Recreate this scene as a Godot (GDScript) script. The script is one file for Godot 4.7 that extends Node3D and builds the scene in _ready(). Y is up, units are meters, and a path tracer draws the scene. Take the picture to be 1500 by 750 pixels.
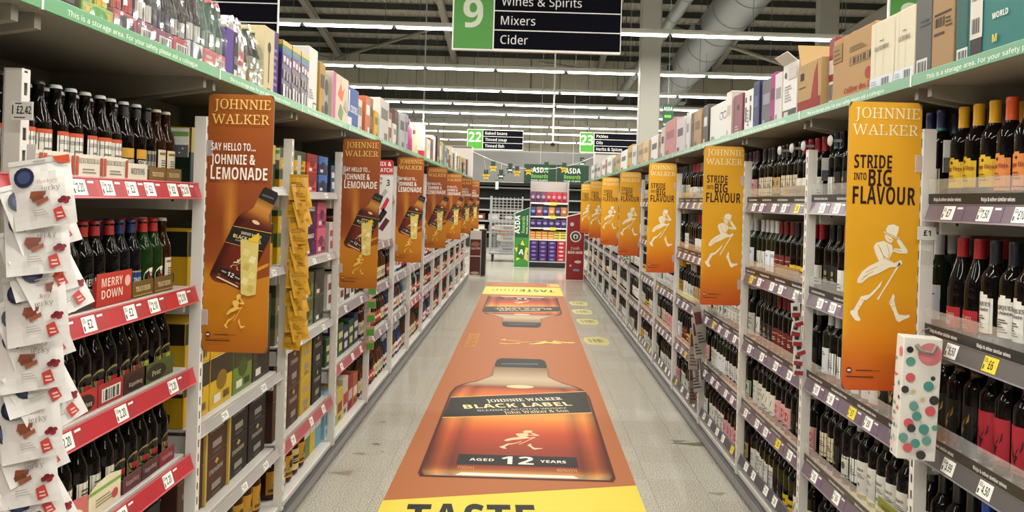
extends Node3D
# A supermarket drinks aisle. x to the right, y up, the aisle runs along -z. "deep" is the distance in front of the camera.

const EYE := 1.61
const POST := {-1: 1.146, 1: 1.253}      # distance of the front posts from the camera's line, left and right
const FIRST := {-1: 0.75, 1: 1.46}       # near end of the first bay on each side
const BAYS := {-1: 15, 1: 15}
const TOP := 2.03                        # upper face of the top shelf
const ORD := ["first", "second", "third", "fourth", "fifth", "sixth", "seventh", "eighth", "ninth", "tenth", "eleventh", "twelfth", "thirteenth", "fourteenth", "fifteenth", "sixteenth", "seventeenth", "eighteenth", "nineteenth", "twentieth"]

var rng := RandomNumberGenerator.new()
var mat_cache := {}
var mesh_cache := {}
var taken := {}
var designs := {}
var stuff := {}
var single := {}


# ---------------------------------------------------------------- mesh tool
class Shape:
	static var glyphs := {}
	var v := PackedVector3Array()
	var n := PackedVector3Array()
	var c := PackedColorArray()
	var col := Color.WHITE
	var T := Transform3D()
	var R := 0.0
	var lay := 0.0
	var eps := 0.0004

	func ink(k) -> Shape:
		col = (Color(k) if k is String else k).srgb_to_linear()
		return self

	func tri(a: Vector3, b: Vector3, d: Vector3, na: Vector3, nb = null, nd = null, ca = null, cb = null, cd = null):
		var m: Vector3 = nb if nb != null else na
		var k: Vector3 = nd if nd != null else na
		var c1: Color = ca if ca != null else col
		var c2: Color = cb if cb != null else c1
		var c3: Color = cd if cd != null else c1
		if (d - a).cross(b - a).dot(na + m + k) < 0.0:
			v.append_array([a, d, b]); n.append_array([na, k, m]); c.append_array([c1, c3, c2])
		else:
			v.append_array([a, b, d]); n.append_array([na, m, k]); c.append_array([c1, c2, c3])

	func quad(a, b, d, e, nn):
		tri(a, b, d, nn)
		tri(a, d, e, nn)

	func box(at: Vector3, size: Vector3, bev := 0.0, xf := Transform3D()) -> Shape:
		var h := size * 0.5
		bev = minf(bev, minf(h.x, minf(h.y, h.z)) * 0.9)
		var g := h - Vector3.ONE * bev
		for i in 3:
			var j := (i + 1) % 3
			var k := (i + 2) % 3
			for s in [-1.0, 1.0]:
				var p := []
				for q in [[-1, -1], [1, -1], [1, 1], [-1, 1]]:
					var w := Vector3.ZERO
					w[i] = s * h[i]; w[j] = q[0] * g[j]; w[k] = q[1] * g[k]
					p.append(xf * (at + w))
				var nn := Vector3.ZERO
				nn[i] = s
				quad(p[0], p[1], p[2], p[3], (xf.basis * nn).normalized())
		if bev > 0.0:
			for i in 3:
				var j := (i + 1) % 3
				var k := (i + 2) % 3
				for si in [-1.0, 1.0]:
					for sj in [-1.0, 1.0]:
						var p := []
						for q in [[0, -1], [0, 1], [1, 1], [1, -1]]:
							var w := Vector3.ZERO
							w[i] = si * (h[i] if q[0] == 0 else g[i]); w[j] = sj * (g[j] if q[0] == 0 else h[j]); w[k] = q[1] * g[k]
							p.append(xf * (at + w))
						var nn := Vector3.ZERO
						nn[i] = si; nn[j] = sj
						quad(p[0], p[1], p[2], p[3], (xf.basis * nn).normalized())
			for sx in [-1.0, 1.0]:
				for sy in [-1.0, 1.0]:
					for sz in [-1.0, 1.0]:
						var s := Vector3(sx, sy, sz)
						tri(xf * (at + s * Vector3(h.x, g.y, g.z)), xf * (at + s * Vector3(g.x, h.y, g.z)), xf * (at + s * Vector3(g.x, g.y, h.z)), (xf.basis * s).normalized())
		return self

	func lathe(prof: Array, seg := 12, xf := Transform3D()) -> Shape:
		var segn := []
		for i in prof.size() - 1:
			var d: Vector2 = prof[i + 1] - prof[i]
			segn.append(Vector2(d.y, -d.x).normalized())
		for i in prof.size() - 1:
			var n0: Vector2 = segn[i]
			var n1: Vector2 = segn[i]
			if i > 0 and segn[i - 1].dot(segn[i]) > 0.6:
				n0 = (segn[i - 1] + segn[i]).normalized()
			if i < segn.size() - 1 and segn[i + 1].dot(segn[i]) > 0.6:
				n1 = (segn[i + 1] + segn[i]).normalized()
			for k in seg:
				var a0 := TAU * k / seg
				var a1 := TAU * (k + 1) / seg
				var q := []
				for a in [a0, a1]:
					for e in [[prof[i], n0], [prof[i + 1], n1]]:
						q.append([xf * Vector3(sin(a) * e[0].x, e[0].y, cos(a) * e[0].x), (xf.basis * Vector3(sin(a) * e[1].x, e[1].y, cos(a) * e[1].x)).normalized()])
				if prof[i].x > 1e-6:
					tri(q[0][0], q[1][0], q[2][0], q[0][1], q[1][1], q[2][1])
				if prof[i + 1].x > 1e-6:
					tri(q[2][0], q[1][0], q[3][0], q[2][1], q[1][1], q[3][1])
		return self

	func tube(path: Array, r: float, seg := 6) -> Shape:
		var rings := []
		for i in path.size():
			var d: Vector3 = (path[mini(i + 1, path.size() - 1)] - path[maxi(i - 1, 0)]).normalized()
			var s := d.cross(Vector3.UP if absf(d.y) < 0.9 else Vector3.RIGHT).normalized()
			var u := s.cross(d)
			var ring := []
			for k in seg:
				var a := TAU * k / seg
				var o := s * cos(a) + u * sin(a)
				ring.append([path[i] + o * r, o])
			rings.append(ring)
		for i in path.size() - 1:
			for k in seg:
				var a = rings[i][k]
				var b = rings[i][(k + 1) % seg]
				var d = rings[i + 1][(k + 1) % seg]
				var e = rings[i + 1][k]
				tri(a[0], b[0], d[0], a[1], b[1], d[1])
				tri(a[0], d[0], e[0], a[1], d[1], e[1])
		for end in [0, path.size() - 1]:
			var o: Vector3 = (path[end] - path[1 if end == 0 else end - 1]).normalized()
			for k in seg:
				tri(path[end], rings[end][k][0], rings[end][(k + 1) % seg][0], o)
		return self

	# ---- flat print: shapes in the plane of T, or wound on a cylinder of radius R
	func m2(p: Vector2) -> Vector3:
		if R > 0.0:
			var a := p.x / R
			var rr := R + lay * eps
			return T * Vector3(sin(a) * rr, p.y, cos(a) * rr)
		return T * Vector3(p.x, p.y, lay * eps)

	func n2(p: Vector2) -> Vector3:
		return (T.basis * (Vector3(sin(p.x / R), 0, cos(p.x / R)) if R > 0.0 else Vector3(0, 0, 1))).normalized()

	func t2(a: Vector2, b: Vector2, d: Vector2, ca = null, cb = null, cd = null):
		tri(m2(a), m2(b), m2(d), n2(a), n2(b), n2(d), ca, cb, cd)

	func rect(x: float, y: float, w: float, h: float) -> Shape:
		var k := maxi(1, ceili(w / R / 0.4)) if R > 0.0 else 1
		for i in k:
			var a := x + w * i / k
			var b := x + w * (i + 1) / k
			t2(Vector2(a, y), Vector2(b, y), Vector2(b, y + h))
			t2(Vector2(a, y), Vector2(b, y + h), Vector2(a, y + h))
		return self

	func poly(p: PackedVector2Array) -> Shape:
		var ix := Geometry2D.triangulate_polygon(p)
		for i in ix.size() / 3:
			t2(p[ix[i * 3]], p[ix[i * 3 + 1]], p[ix[i * 3 + 2]])
		return self

	func ell(cx: float, cy: float, rx: float, ry: float, seg := 14) -> Shape:
		for k in seg:
			var a := TAU * k / seg
			var b := TAU * (k + 1) / seg
			t2(Vector2(cx, cy), Vector2(cx + cos(a) * rx, cy + sin(a) * ry), Vector2(cx + cos(b) * rx, cy + sin(b) * ry))
		return self

	func stroke(a: Vector2, b: Vector2, w: float) -> Shape:
		var o := (b - a).orthogonal().normalized() * w * 0.5
		return poly(PackedVector2Array([a - o, b - o, b + o, a + o]))

	static func letters(s: String, style: int, step: float) -> Array:
		var key := "%s|%d|%s" % [s, style, step]
		if not glyphs.has(key):
			var t := TextMesh.new()
			var f := SystemFont.new()
			f.font_names = [["Droid Sans"], ["Droid Sans"], ["Droid Serif"], ["Droid Serif"], ["Droid Sans Mono"]][style]
			f.font_weight = [400, 700, 400, 700, 400][style]
			t.font = f; t.text = s; t.font_size = 64; t.pixel_size = 1.0 / 64.0; t.depth = 0.0; t.curve_step = step
			t.horizontal_alignment = HORIZONTAL_ALIGNMENT_LEFT
			t.vertical_alignment = VERTICAL_ALIGNMENT_BOTTOM
			var a: Array = t.get_mesh_arrays()
			var box := t.get_aabb()
			glyphs[key] = [a[Mesh.ARRAY_VERTEX], a[Mesh.ARRAY_INDEX], box.position.x, box.size.x]
		return glyphs[key]

	# centred on x; base line at y; cap is the height of a capital; wide > 0 squeezes to that width
	func text(s: String, x: float, y: float, cap: float, wide := 0.0, style := 1, turn := 0.0, step := 4.0) -> Shape:
		var g := letters(s, style, step)
		var sy := cap / 0.714
		var sx: float = wide / g[3] if wide > 0.0 else sy
		var p: PackedVector3Array = g[0]
		var ix: PackedInt32Array = g[1]
		var q := PackedVector2Array()
		for a in p:
			q.append(Vector2((a.x - g[2] - g[3] * 0.5) * sx, (a.y - 0.2356) * sy).rotated(turn) + Vector2(x, y))
		for i in ix.size() / 3:
			t2(q[ix[i * 3]], q[ix[i * 3 + 1]], q[ix[i * 3 + 2]])
		return self

	# a coloured grid: at(u, w) gives the place, tone(u, w) the sRGB colour, u and w from 0 to 1
	func grid(nu: int, nw: int, at: Callable, tone: Callable) -> Shape:
		for i in nu:
			for k in nw:
				var p := []
				for q in [[0, 0], [1, 0], [1, 1], [0, 1]]:
					var u := float(i + q[0]) / nu
					var w := float(k + q[1]) / nw
					p.append([at.call(u, w), (tone.call(u, w) as Color).srgb_to_linear()])
				t2(p[0][0], p[1][0], p[2][0], p[0][1], p[1][1], p[2][1])
				t2(p[0][0], p[2][0], p[3][0], p[0][1], p[2][1], p[3][1])
		return self

	# print given as a list, in shares of a face w wide and h high whose lower edge is at y = 0
	func ops(list: Array, w: float, h: float, y0 := 0.0) -> Shape:
		for o in list:
			lay += 1.0
			match o[0]:
				"r": ink(o[5]).rect((o[1] - 0.5) * w, y0 + o[2] * h, o[3] * w, o[4] * h)
				"e": ink(o[5]).ell((o[1] - 0.5) * w, y0 + o[2] * h, o[3] * w, o[4] * h)
				"t": ink(o[7]).text(o[1], (o[2] - 0.5) * w, y0 + o[3] * h, o[4] * h, o[5] * w, o[6], 0.0, 7.0)
				"p":
					var q := PackedVector2Array()
					for i in o[1].size() / 2:
						q.append(Vector2((o[1][2 * i] - 0.5) * w, y0 + o[1][2 * i + 1] * h))
					ink(o[2]).poly(q)
				"b":   # a bar code
					for i in 12:
						ink("222222").rect((o[1] - 0.5 + o[3] * (i + 0.15 * ((i * 7) % 4)) / 12.0) * w, y0 + o[2] * h, o[3] * w * (0.025 + 0.018 * ((i * 5) % 3)), o[4] * h)
				"l":   # lines of small print
					for i in o[5]:
						ink(o[6]).rect((o[1] - 0.5) * w, y0 + (o[2] + o[4] * i / o[5]) * h, o[3] * w * (1.0 - 0.13 * ((i * 5) % 4)), o[4] * h / o[5] * 0.45)
		return self

	func mesh() -> ArrayMesh:
		var a := []
		a.resize(Mesh.ARRAY_MAX)
		a[Mesh.ARRAY_VERTEX] = v
		a[Mesh.ARRAY_NORMAL] = n
		a[Mesh.ARRAY_COLOR] = c
		var m := ArrayMesh.new()
		m.add_surface_from_arrays(Mesh.PRIMITIVE_TRIANGLES, a)
		return m


# ---------------------------------------------------------------- materials and nodes
# inks and paints: the colour comes with the mesh
func vm(rough := 0.6, spec := 0.5) -> StandardMaterial3D:
	var key := "v%s %s" % [rough, spec]
	if not mat_cache.has(key):
		var m := StandardMaterial3D.new()
		m.vertex_color_use_as_albedo = true
		m.roughness = rough
		m.metallic_specular = spec
		mat_cache[key] = m
	return mat_cache[key]

func plain(k, rough := 0.6, metal := 0.0, spec := 0.5) -> StandardMaterial3D:
	var col: Color = Color(k) if k is String else k
	var key := "p%s %s %s %s" % [col.to_html(), rough, metal, spec]
	if not mat_cache.has(key):
		var m := StandardMaterial3D.new()
		m.albedo_color = col
		m.roughness = rough
		m.metallic = metal
		m.metallic_specular = spec
		mat_cache[key] = m
	return mat_cache[key]

func clear(k, alpha: float, rough := 0.08) -> StandardMaterial3D:
	var key := "c%s %s %s" % [k, alpha, rough]
	if not mat_cache.has(key):
		var m := StandardMaterial3D.new()
		m.albedo_color = Color(Color(k), alpha)
		m.transparency = BaseMaterial3D.TRANSPARENCY_ALPHA
		m.roughness = rough
		mat_cache[key] = m
	return mat_cache[key]

func numbered(n: String) -> String:
	taken[n] = taken.get(n, -1) + 1
	return n if taken[n] == 0 else "%s_%03d" % [n, taken[n]]

func tag(o: Node, label := "", category := "", group := "", kind := ""):
	for p in [["label", label], ["category", category], ["group", group], ["kind", kind]]:
		if p[1]:
			o.set_meta(p[0], p[1])
	return o

func thing(called: String, label: String, category: String, xf := Transform3D(), group := "", kind := "") -> Node3D:
	var o := Node3D.new()
	o.name = numbered(called)
	add_child(o)
	o.transform = xf
	return tag(o, label, category, group, kind)

func part(parent: Node, called: String, mesh: Mesh, m: Material, xf := Transform3D()) -> MeshInstance3D:
	var o := MeshInstance3D.new()
	o.name = called
	o.mesh = mesh
	o.material_override = m
	parent.add_child(o, true)
	o.transform = xf
	return o

func whole(called: String, label: String, category: String, mesh: Mesh, m: Material, xf := Transform3D(), group := "", kind := "") -> MeshInstance3D:
	var o := MeshInstance3D.new()
	o.name = numbered(called)
	o.mesh = mesh
	o.material_override = m
	add_child(o)
	o.transform = xf
	tag(o, label, category, group, kind)
	return o

func cached(key: String, make: Callable) -> Mesh:
	if not mesh_cache.has(key):
		mesh_cache[key] = make.call()
	return mesh_cache[key]

func at(x: float, y: float, deep: float, turn := 0.0) -> Transform3D:
	return Transform3D(Basis(Vector3.UP, turn), Vector3(x, y, -deep))

# a place on a run of shelves: local x runs to the right of someone facing the shelf, z out into the aisle
func run(side: int, deep: float, y: float, inward: float, turn := 0.0) -> Transform3D:
	return at(side * (POST[side] + inward), y, deep, -side * PI / 2 + turn)

func pick(a: Array):
	return a[rng.randi() % a.size()]


# ---------------------------------------------------------------- camera, air, light
func _ready():
	rng.seed = 7
	var cam := Camera3D.new()
	cam.name = "camera"
	add_child(cam)
	# an upright picture plane, shifted: the eye looks level along the aisle, the frame reaches lower than higher
	cam.projection = Camera3D.PROJECTION_FRUSTUM
	cam.near = 0.05
	cam.far = 200.0
	cam.size = 0.05 * 750.0 / 1150.0
	cam.frustum_offset = Vector2(-21.6, -81.2) * 0.05 / 1150.0
	cam.position = Vector3(0, EYE, 0)
	cam.rotation.z = deg_to_rad(1.7)
	cam.current = true
	var env := Environment.new()
	env.background_mode = Environment.BG_COLOR
	env.background_color = Color(0.02, 0.02, 0.02)
	env.tonemap_mode = Environment.TONE_MAPPER_LINEAR
	env.tonemap_exposure = 2.4
	env.sdfgi_enabled = true
	env.ssao_enabled = true
	env.ssil_enabled = true
	var we := WorldEnvironment.new()
	we.environment = env
	add_child(we)
	ceiling_lights()
	shell()
	make_designs()
	for side in [-1, 1]:
		shelving(side)
	floor_mat()
	floor_stickers()
	banners()
	hanging_signs()
	far_end()
	cider_bay()
	carton_bays()
	wine_bays()
	far_bays()
	top_left()
	top_right()
	clip_strips()
	make_stuff()


func ceiling_lights():
	var rows := [-2.0, 1.5, 5.0, 9.0, 13.0, 17.0, 20.3, 23.2, 25.8, 29.8, 32.9, 37.4]
	var pitch := 1.523
	var housing := Shape.new().ink("d9d9d4").box(Vector3(0, 0.045, 0), Vector3(pitch, 0.05, 0.07), 0.006).box(Vector3(0, 0.085, 0), Vector3(pitch, 0.03, 0.03)).mesh()
	var tube := Shape.new().box(Vector3(0, 0.0, 0), Vector3(1.44, 0.04, 0.055), 0.012).mesh()
	var cap := Shape.new().ink("3a3a38").box(Vector3(0, 0.006, 0), Vector3(0.03, 0.05, 0.06), 0.004).mesh()
	var wire := Shape.new().ink("6a6a66").box(Vector3(0, 0.9, 0), Vector3(0.008, 1.6, 0.008)).mesh()
	var glow := StandardMaterial3D.new()
	glow.albedo_color = Color("f4f6f2")
	glow.emission_enabled = true
	glow.emission = Color("f6fbf4")
	glow.emission_energy_multiplier = 6.0
	for r in rows.size():
		var deep: float = rows[r]
		for k in 10:
			var x := 2.29 + pitch * (k - 5.5)
			var row: String = ["row behind the viewer", "row above the viewer", "row above the nearest banners", "row before the aisle nine sign"][r] if deep < 10 else "%s visible row" % ORD[r - 4]
			var o := thing("ceiling_light", "white linear tube light, %s along, %s" % [ORD[k], row], "light", at(x, 4.41, deep), "suspended linear tube lights")
			part(o, "housing", housing, vm(0.5))
			part(o, "tube", tube, glow)
			part(o, "end_cap", cap, vm(0.5), at(pitch * 0.5, 0, 0))
			part(o, "hanger_wire", wire, vm(0.5), at(pitch * 0.4, 0, 0))
			var a := AreaLight3D.new()
			a.name = "tube_light"
			a.area_size = Vector2(1.44, 0.055)
			a.area_normalize_energy = false
			a.light_energy = 26.0
			a.light_color = Color("fff8ec")
			a.area_range = 60.0
			a.shadow_enabled = true
			o.add_child(a)
			a.transform = Transform3D(Basis(Vector3.RIGHT, -PI / 2), Vector3(0, -0.025, 0))


# ---------------------------------------------------------------- floor, walls, roof
func noise_tex(freq: float, stops: Array, seed_: int, kind := FastNoiseLite.TYPE_SIMPLEX, side := 512) -> NoiseTexture2D:
	var fn := FastNoiseLite.new()
	fn.noise_type = kind
	fn.frequency = freq
	fn.seed = seed_
	fn.fractal_octaves = 3
	var t := NoiseTexture2D.new()
	t.width = side
	t.height = side
	t.seamless = true
	t.noise = fn
	var g := Gradient.new()
	g.offsets = PackedFloat32Array(stops.map(func(s): return s[0]))
	g.colors = PackedColorArray(stops.map(func(s): return Color(s[1])))
	t.color_ramp = g
	return t

func struct(called: String, mesh: Mesh, m: Material, label: String, xf := Transform3D()) -> MeshInstance3D:
	return whole(called, label, "", mesh, m, xf, "", "structure")

func shell():
	# vinyl floor tiles of 305 mm with a fleck
	var fleck := noise_tex(0.1, [[0.0, "57534a"], [0.22, "817d72"], [0.36, "b0ada2"], [0.6, "bcb9ae"], [0.78, "cecbc1"], [1.0, "dfddd5"]], 3)
	var tones := []
	for k in ["ffffff", "fbfaf8", "fdfcf9", "f7f6f3"]:
		var m := StandardMaterial3D.new()
		m.albedo_texture = fleck
		m.albedo_color = Color(k)
		m.uv1_triplanar = true
		m.uv1_world_triplanar = true
		m.uv1_scale = Vector3.ONE * 1.7
		m.roughness = 0.15
		m.metallic_specular = 0.5
		tones.append(m)
	var fl := struct("floor", Shape.new().box(Vector3(0, -0.11, -14), Vector3(40, 0.2, 56)).mesh(), tones[0], "pale flecked vinyl tile floor of the aisle")
	var joint := Shape.new().ink("7d796d").box(Vector3(0.05, -0.0065, -9.6), Vector3(3.2, 0.007, 12.2)).mesh()
	part(fl, "joint_bed", joint, vm(0.6))
	var tile := Shape.new().box(Vector3(0, -0.003, 0), Vector3(0.3038, 0.006, 0.3038), 0.0008).mesh()
	var rest := []
	var count := 0
	for k in 40:
		for i in 10:
			var x := -1.373 + 0.305 * i + 0.1525 - 0.01
			var deep := 3.685 + 0.305 * k + 0.1525
			var lo := x - 0.1525
			var hi := x + 0.1525
			if (lo > -0.70 and hi < 0.66) and deep < 15.1:
				rest.append(at(x, 0, deep))
			elif count < 300:
				part(fl, "floor_tile", tile, tones[rng.randi() % 4], at(x, 0, deep))
				count += 1
			else:
				rest.append(at(x, 0, deep))
	tag(multi("remaining_tiles", tile, rest, [], tones[0], fl), "", "", "", "stuff")
	for s in [-1, 1]:
		part(fl, "floor_sheet", Shape.new().box(Vector3(s * 10.8 + 0.05, -0.005, -14), Vector3(18.4, 0.01, 56)).mesh(), tones[0])
	part(fl, "floor_sheet", Shape.new().box(Vector3(0.05, -0.005, 4.4), Vector3(3.1, 0.01, 16.1)).mesh(), tones[0])
	part(fl, "floor_sheet", Shape.new().box(Vector3(0.05, -0.005, -28.9), Vector3(3.1, 0.01, 26.1)).mesh(), tones[0])

	# scuffs and stains
	for q in [[1.16, 5.3, 0.16, 0.05, "6d6252"], [1.08, 5.36, 0.08, 0.03, "746a5a"], [-0.93, 5.1, 0.035, 0.018, "3a3630"], [-0.62, 4.75, 0.03, 0.012, "45413a"], [-1.02, 4.55, 0.09, 0.05, "8a8272"], [-0.99, 4.9, 0.05, 0.03, "827a6a"], [-0.98, 5.6, 0.05, 0.02, "7d7668"], [1.12, 4.4, 0.06, 0.03, "857c6c"], [-0.86, 4.95, 0.014, 0.01, "2e2b26"]]:
		var sc := Shape.new()
		sc.T = Transform3D(Basis(Vector3(1, 0, 0), Vector3(0, 0, -1), Vector3(0, 1, 0)), Vector3(0, 0.0002, 0))
		sc.lay = 1
		var ring := PackedVector2Array()
		for i in 12:
			var rr := 0.7 + 0.3 * sin(i * 4.7 + q[0] * 20.0)
			ring.append(Vector2(cos(TAU * i / 12.0) * q[2] * rr, sin(TAU * i / 12.0) * q[3] * rr))
		part(fl, "scuff_mark", sc.ink(q[4]).poly(ring).mesh(), vm(0.5), at(q[0], 0, q[1]))

	# walls
	var wm := plain("a6a196", 0.8)
	struct("wall_left", Shape.new().box(Vector3(-19.6, 6, -14), Vector3(0.3, 12, 56)).mesh(), wm, "plain grey side wall far to the left")
	struct("wall_right", Shape.new().box(Vector3(19.6, 6, -14), Vector3(0.3, 12, 56)).mesh(), wm, "plain grey side wall far to the right")
	struct("wall_back", Shape.new().box(Vector3(0, 6, 13.6), Vector3(39, 12, 0.3)).mesh(), wm, "plain grey wall behind the viewer")
	var wf := struct("wall_far", Shape.new().ink("4f4b42").box(Vector3(0, 6, -41.2), Vector3(39, 12, 0.3)).mesh(), vm(0.8), "tall beige clad wall behind the rows of lights")
	for k in 26:
		var tone: String = ["d0c9b7", "ccc5b3", "d4cdbb"][k % 3]
		part(wf, "cladding_panel", cached("clad" + tone, func(): return Shape.new().ink(tone).box(Vector3(0, 6.3, 0), Vector3(1.47, 7.6, 0.06), 0.006).mesh()), vm(0.75), at(-18.7 + 1.5 * k, 0, 41.02))

	# roof: a low ridge over the aisle, falling to the far wall
	var ce := struct("ceiling", roof_sheet(24.0, 41.3, 12.0, 9.05), vm(0.7), "dark ribbed metal roof with purlins and rafters")
	part(ce, "roof_sheet", Shape.new().ink("b8b4a8").box(Vector3.ZERO, Vector3(39, 0.12, 38.2), 0, roof_tilt(-13.8, 24.0, 9.5, 12.05)).mesh(), vm(0.7))
	var pl := Shape.new().ink("3d3c39").box(Vector3.ZERO, Vector3(38, 0.26, 0.10), 0.01).mesh()
	for k in 11:
		var deep := 26.2 + 1.42 * k
		part(ce, "purlin", pl, vm(0.6), at(0, roof_y(deep) - 0.16, deep))
	for x in [-18.0, -9.75, -3.9, 3.6, 9.4, 16.0]:
		var rf := Shape.new().ink("a8a399")
		var t := roof_tilt(24.0, 41.0, roof_y(24.0) - 0.55, roof_y(41.0) - 0.55)
		rf.box(Vector3(0, -0.12, 0), Vector3(0.26, 0.025, 17.4), 0, t).box(Vector3(0, 0.12, 0), Vector3(0.26, 0.025, 17.4), 0, t).box(Vector3.ZERO, Vector3(0.03, 0.24, 17.4), 0, t)
		part(ce, "rafter", rf.mesh(), vm(0.55), at(x, 0, 0))
	# tie rods and braces between the rafters
	for b in [[-9.6, 8.3, 38.6, -4.4, 9.2, 35.2], [-9.9, 8.3, 38.6, -13.6, 8.9, 36.6], [3.7, 8.0, 38.6, 0.4, 8.35, 38.2], [3.7, 8.0, 38.6, 7.5, 8.5, 37.6], [9.4, 6.9, 29.0, 5.2, 8.3, 29.5]]:
		part(ce, "brace", Shape.new().ink("948f84").tube([Vector3(b[0], b[1], -b[2]), Vector3(b[3], b[4], -b[5])], 0.075, 8).mesh(), vm(0.5))
	part(ce, "tie_rod", Shape.new().ink("5a5751").tube([Vector3(-17, 8.05, -39.5), Vector3(17, 8.05, -39.5)], 0.03, 6).mesh(), vm(0.5))

	part(ce, "soffit_beam", Shape.new().ink("4a4842").box(Vector3(0, 6.75, -39.6), Vector3(38, 0.45, 0.3)).mesh(), vm(0.6))
	# columns
	for p in [[2.27, 15.0, 0.38, "pale grey steel column rising behind the right-hand boxes"], [7.52, 20.0, 0.5, "pale grey steel column farther right, under the sloping brace"]]:
		var col := thing("steel_column", p[3], "column", at(p[0], 0, p[1]))
		part(col, "shaft", Shape.new().ink("9a9890").box(Vector3(0, 5.5, 0), Vector3(p[2], 11, 0.3), 0.012).mesh(), vm(0.5))
		part(col, "base_plate", Shape.new().ink("8c8a84").box(Vector3(0, 0.02, 0), Vector3(p[2] + 0.15, 0.04, 0.45), 0.004).mesh(), vm(0.5))
	part(ce, "sloping_brace", Shape.new().ink("a8a398").box(Vector3.ZERO, Vector3(0.28, 0.28, 5.2), 0.02, Transform3D(Basis.looking_at(Vector3(4.3, 3.0, 0.9)), Vector3(9.4, 6.95, -20.4))).mesh(), vm(0.55))

	# ventilation ducts
	duct("round_duct", "large grey round ventilation duct crossing above the right-hand shelves", Vector3(5.95, 8.1, -16.0), Vector3(5.65, 5.9, -36.0), 0.64, 12)
	duct("round_duct", "long grey round duct running across the far end under the roof", Vector3(-17, 5.75, -38.5), Vector3(17, 6.2, -38.5), 0.42, 12)
	duct("round_duct", "slim dark duct behind the large round duct", Vector3(4.6, 7.9, -21.0), Vector3(4.2, 6.6, -36.5), 0.2, 8)

func roof_y(deep: float) -> float:
	return lerpf(12.0, 9.05, (deep - 24.0) / 17.3)

func roof_h(deep: float) -> float:
	return roof_y(deep) if deep > 24.0 else lerpf(9.5, 12.05, (deep + 13.8) / 37.8)

func roof_tilt(d0: float, d1: float, y0: float, y1: float) -> Transform3D:
	return Transform3D(Basis(Vector3.RIGHT, atan2(y1 - y0, d1 - d0)), Vector3(0, (y0 + y1) * 0.5, -(d0 + d1) * 0.5))

func roof_sheet(d0: float, d1: float, y0: float, y1: float) -> ArrayMesh:
	# trapezoid ribs running down the slope
	var s := Shape.new().ink("b8b4a8")
	var x := -19.5
	while x < 19.5:
		for e in [[0.0, 0.0, 0.16, 0.0], [0.16, 0.0, 0.2, 0.06], [0.2, 0.06, 0.3, 0.06], [0.3, 0.06, 0.34, 0.0]]:
			var a := Vector3(x + e[0], y0 + e[1], -d0)
			var b := Vector3(x + e[2], y0 + e[3], -d0)
			var o := Vector3(0, y1 - y0, -(d1 - d0))
			s.quad(a, b, b + o, a + o, (b - a).cross(o).normalized() * (1.0 if (b - a).cross(o).y < 0 else -1.0))
		x += 0.34
	s.box(Vector3(0, 0.16, 0), Vector3(39, 0.1, (d1 - d0) * 1.02), 0, roof_tilt(d0, d1, y0, y1))
	return s.mesh()

func duct(called: String, label: String, a: Vector3, b: Vector3, r: float, bands: int):
	var o := thing(called, label, "duct", Transform3D(Basis(), a))
	var d := b - a
	part(o, "pipe", Shape.new().ink("8e9090").tube([Vector3.ZERO, d * 0.5, d], r, 28).mesh(), plain("8e9192", 0.42, 0.35))
	for i in bands + 1:
		var p := d * (float(i) / bands)
		part(o, "seam_ring", Shape.new().tube([p - d.normalized() * 0.025, p + d.normalized() * 0.025], r + 0.012, 28).mesh(), plain("7c7f80", 0.45, 0.3))
	for t in [0.08, 0.5, 0.92]:
		var p: Vector3 = d * t
		var up := roof_h(-(a + p).z) - (a + p).y - r
		part(o, "hanger_rod", Shape.new().ink("55534e").box(p + Vector3(0, r + up * 0.5, 0), Vector3(0.03, up + 0.05, 0.03)).mesh(), vm(0.5))
	if r > 0.5:
		var side := d.cross(Vector3.UP).normalized()
		for i in 4:
			for s in [-1.0, 1.0]:
				var q := Transform3D(Basis.looking_at(d.normalized()), d * (0.2 + 0.22 * i) + side * s * r * 1.0 + Vector3(0, -0.15, 0))
				var g := part(o, "diffuser_box", Shape.new().box(Vector3.ZERO, Vector3(0.5, 0.34, 0.55), 0.01).mesh(), plain("84878a", 0.45, 0.3), q)
				part(g, "grille", Shape.new().box(Vector3(0, 0, 0.28), Vector3(0.36, 0.22, 0.012)).mesh(), plain("2e2f30", 0.6))

func multi(called: String, mesh: Mesh, places: Array, colors: Array, m: Material, parent: Node = self) -> MultiMeshInstance3D:
	var mm := MultiMesh.new()
	mm.transform_format = MultiMesh.TRANSFORM_3D
	mm.use_colors = colors.size() > 0
	mm.mesh = mesh
	mm.instance_count = places.size()
	for i in places.size():
		mm.set_instance_transform(i, places[i])
		if colors.size():
			mm.set_instance_color(i, colors[i])
	var o := MultiMeshInstance3D.new()
	o.name = called
	o.multimesh = mm
	if m:
		o.material_override = m
	parent.add_child(o, true)
	return o


# ---------------------------------------------------------------- shelving
# for each bay: heights of the shelf boards, then the look of their price rails
func shelf_plan(side: int, b: int) -> Array:
	if side < 0:
		match b:
			0, 1: return [[1.635, "red"], [1.278, "red"], [0.995, "red"], [0.695, "red"], [0.36, "red"]]
			2: return [[1.635, "white"], [1.265, "white"], [0.765, "white"], [0.40, "white"]]
			3: return [[1.62, "white"], [1.265, "white"], [0.87, "white"], [0.40, "rose"]]
		return [[1.62, "lilac"], [1.25, "lilac"], [0.91, "lilac"], [0.555, "rose" if b % 3 == 1 else "lilac"]]
	match b:
		0: return [[1.635, "plum"], [1.235, "grey"], [0.90, "grey"], [0.50, "grey"]]
		1: return [[1.64, "plum"], [1.24, "plum"], [0.875, "plum"], [0.51, "plum"]]
	return [[1.635, "plum"], [1.24, "plum"], [0.86, "plum"], [0.50, "plum"]]

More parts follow.
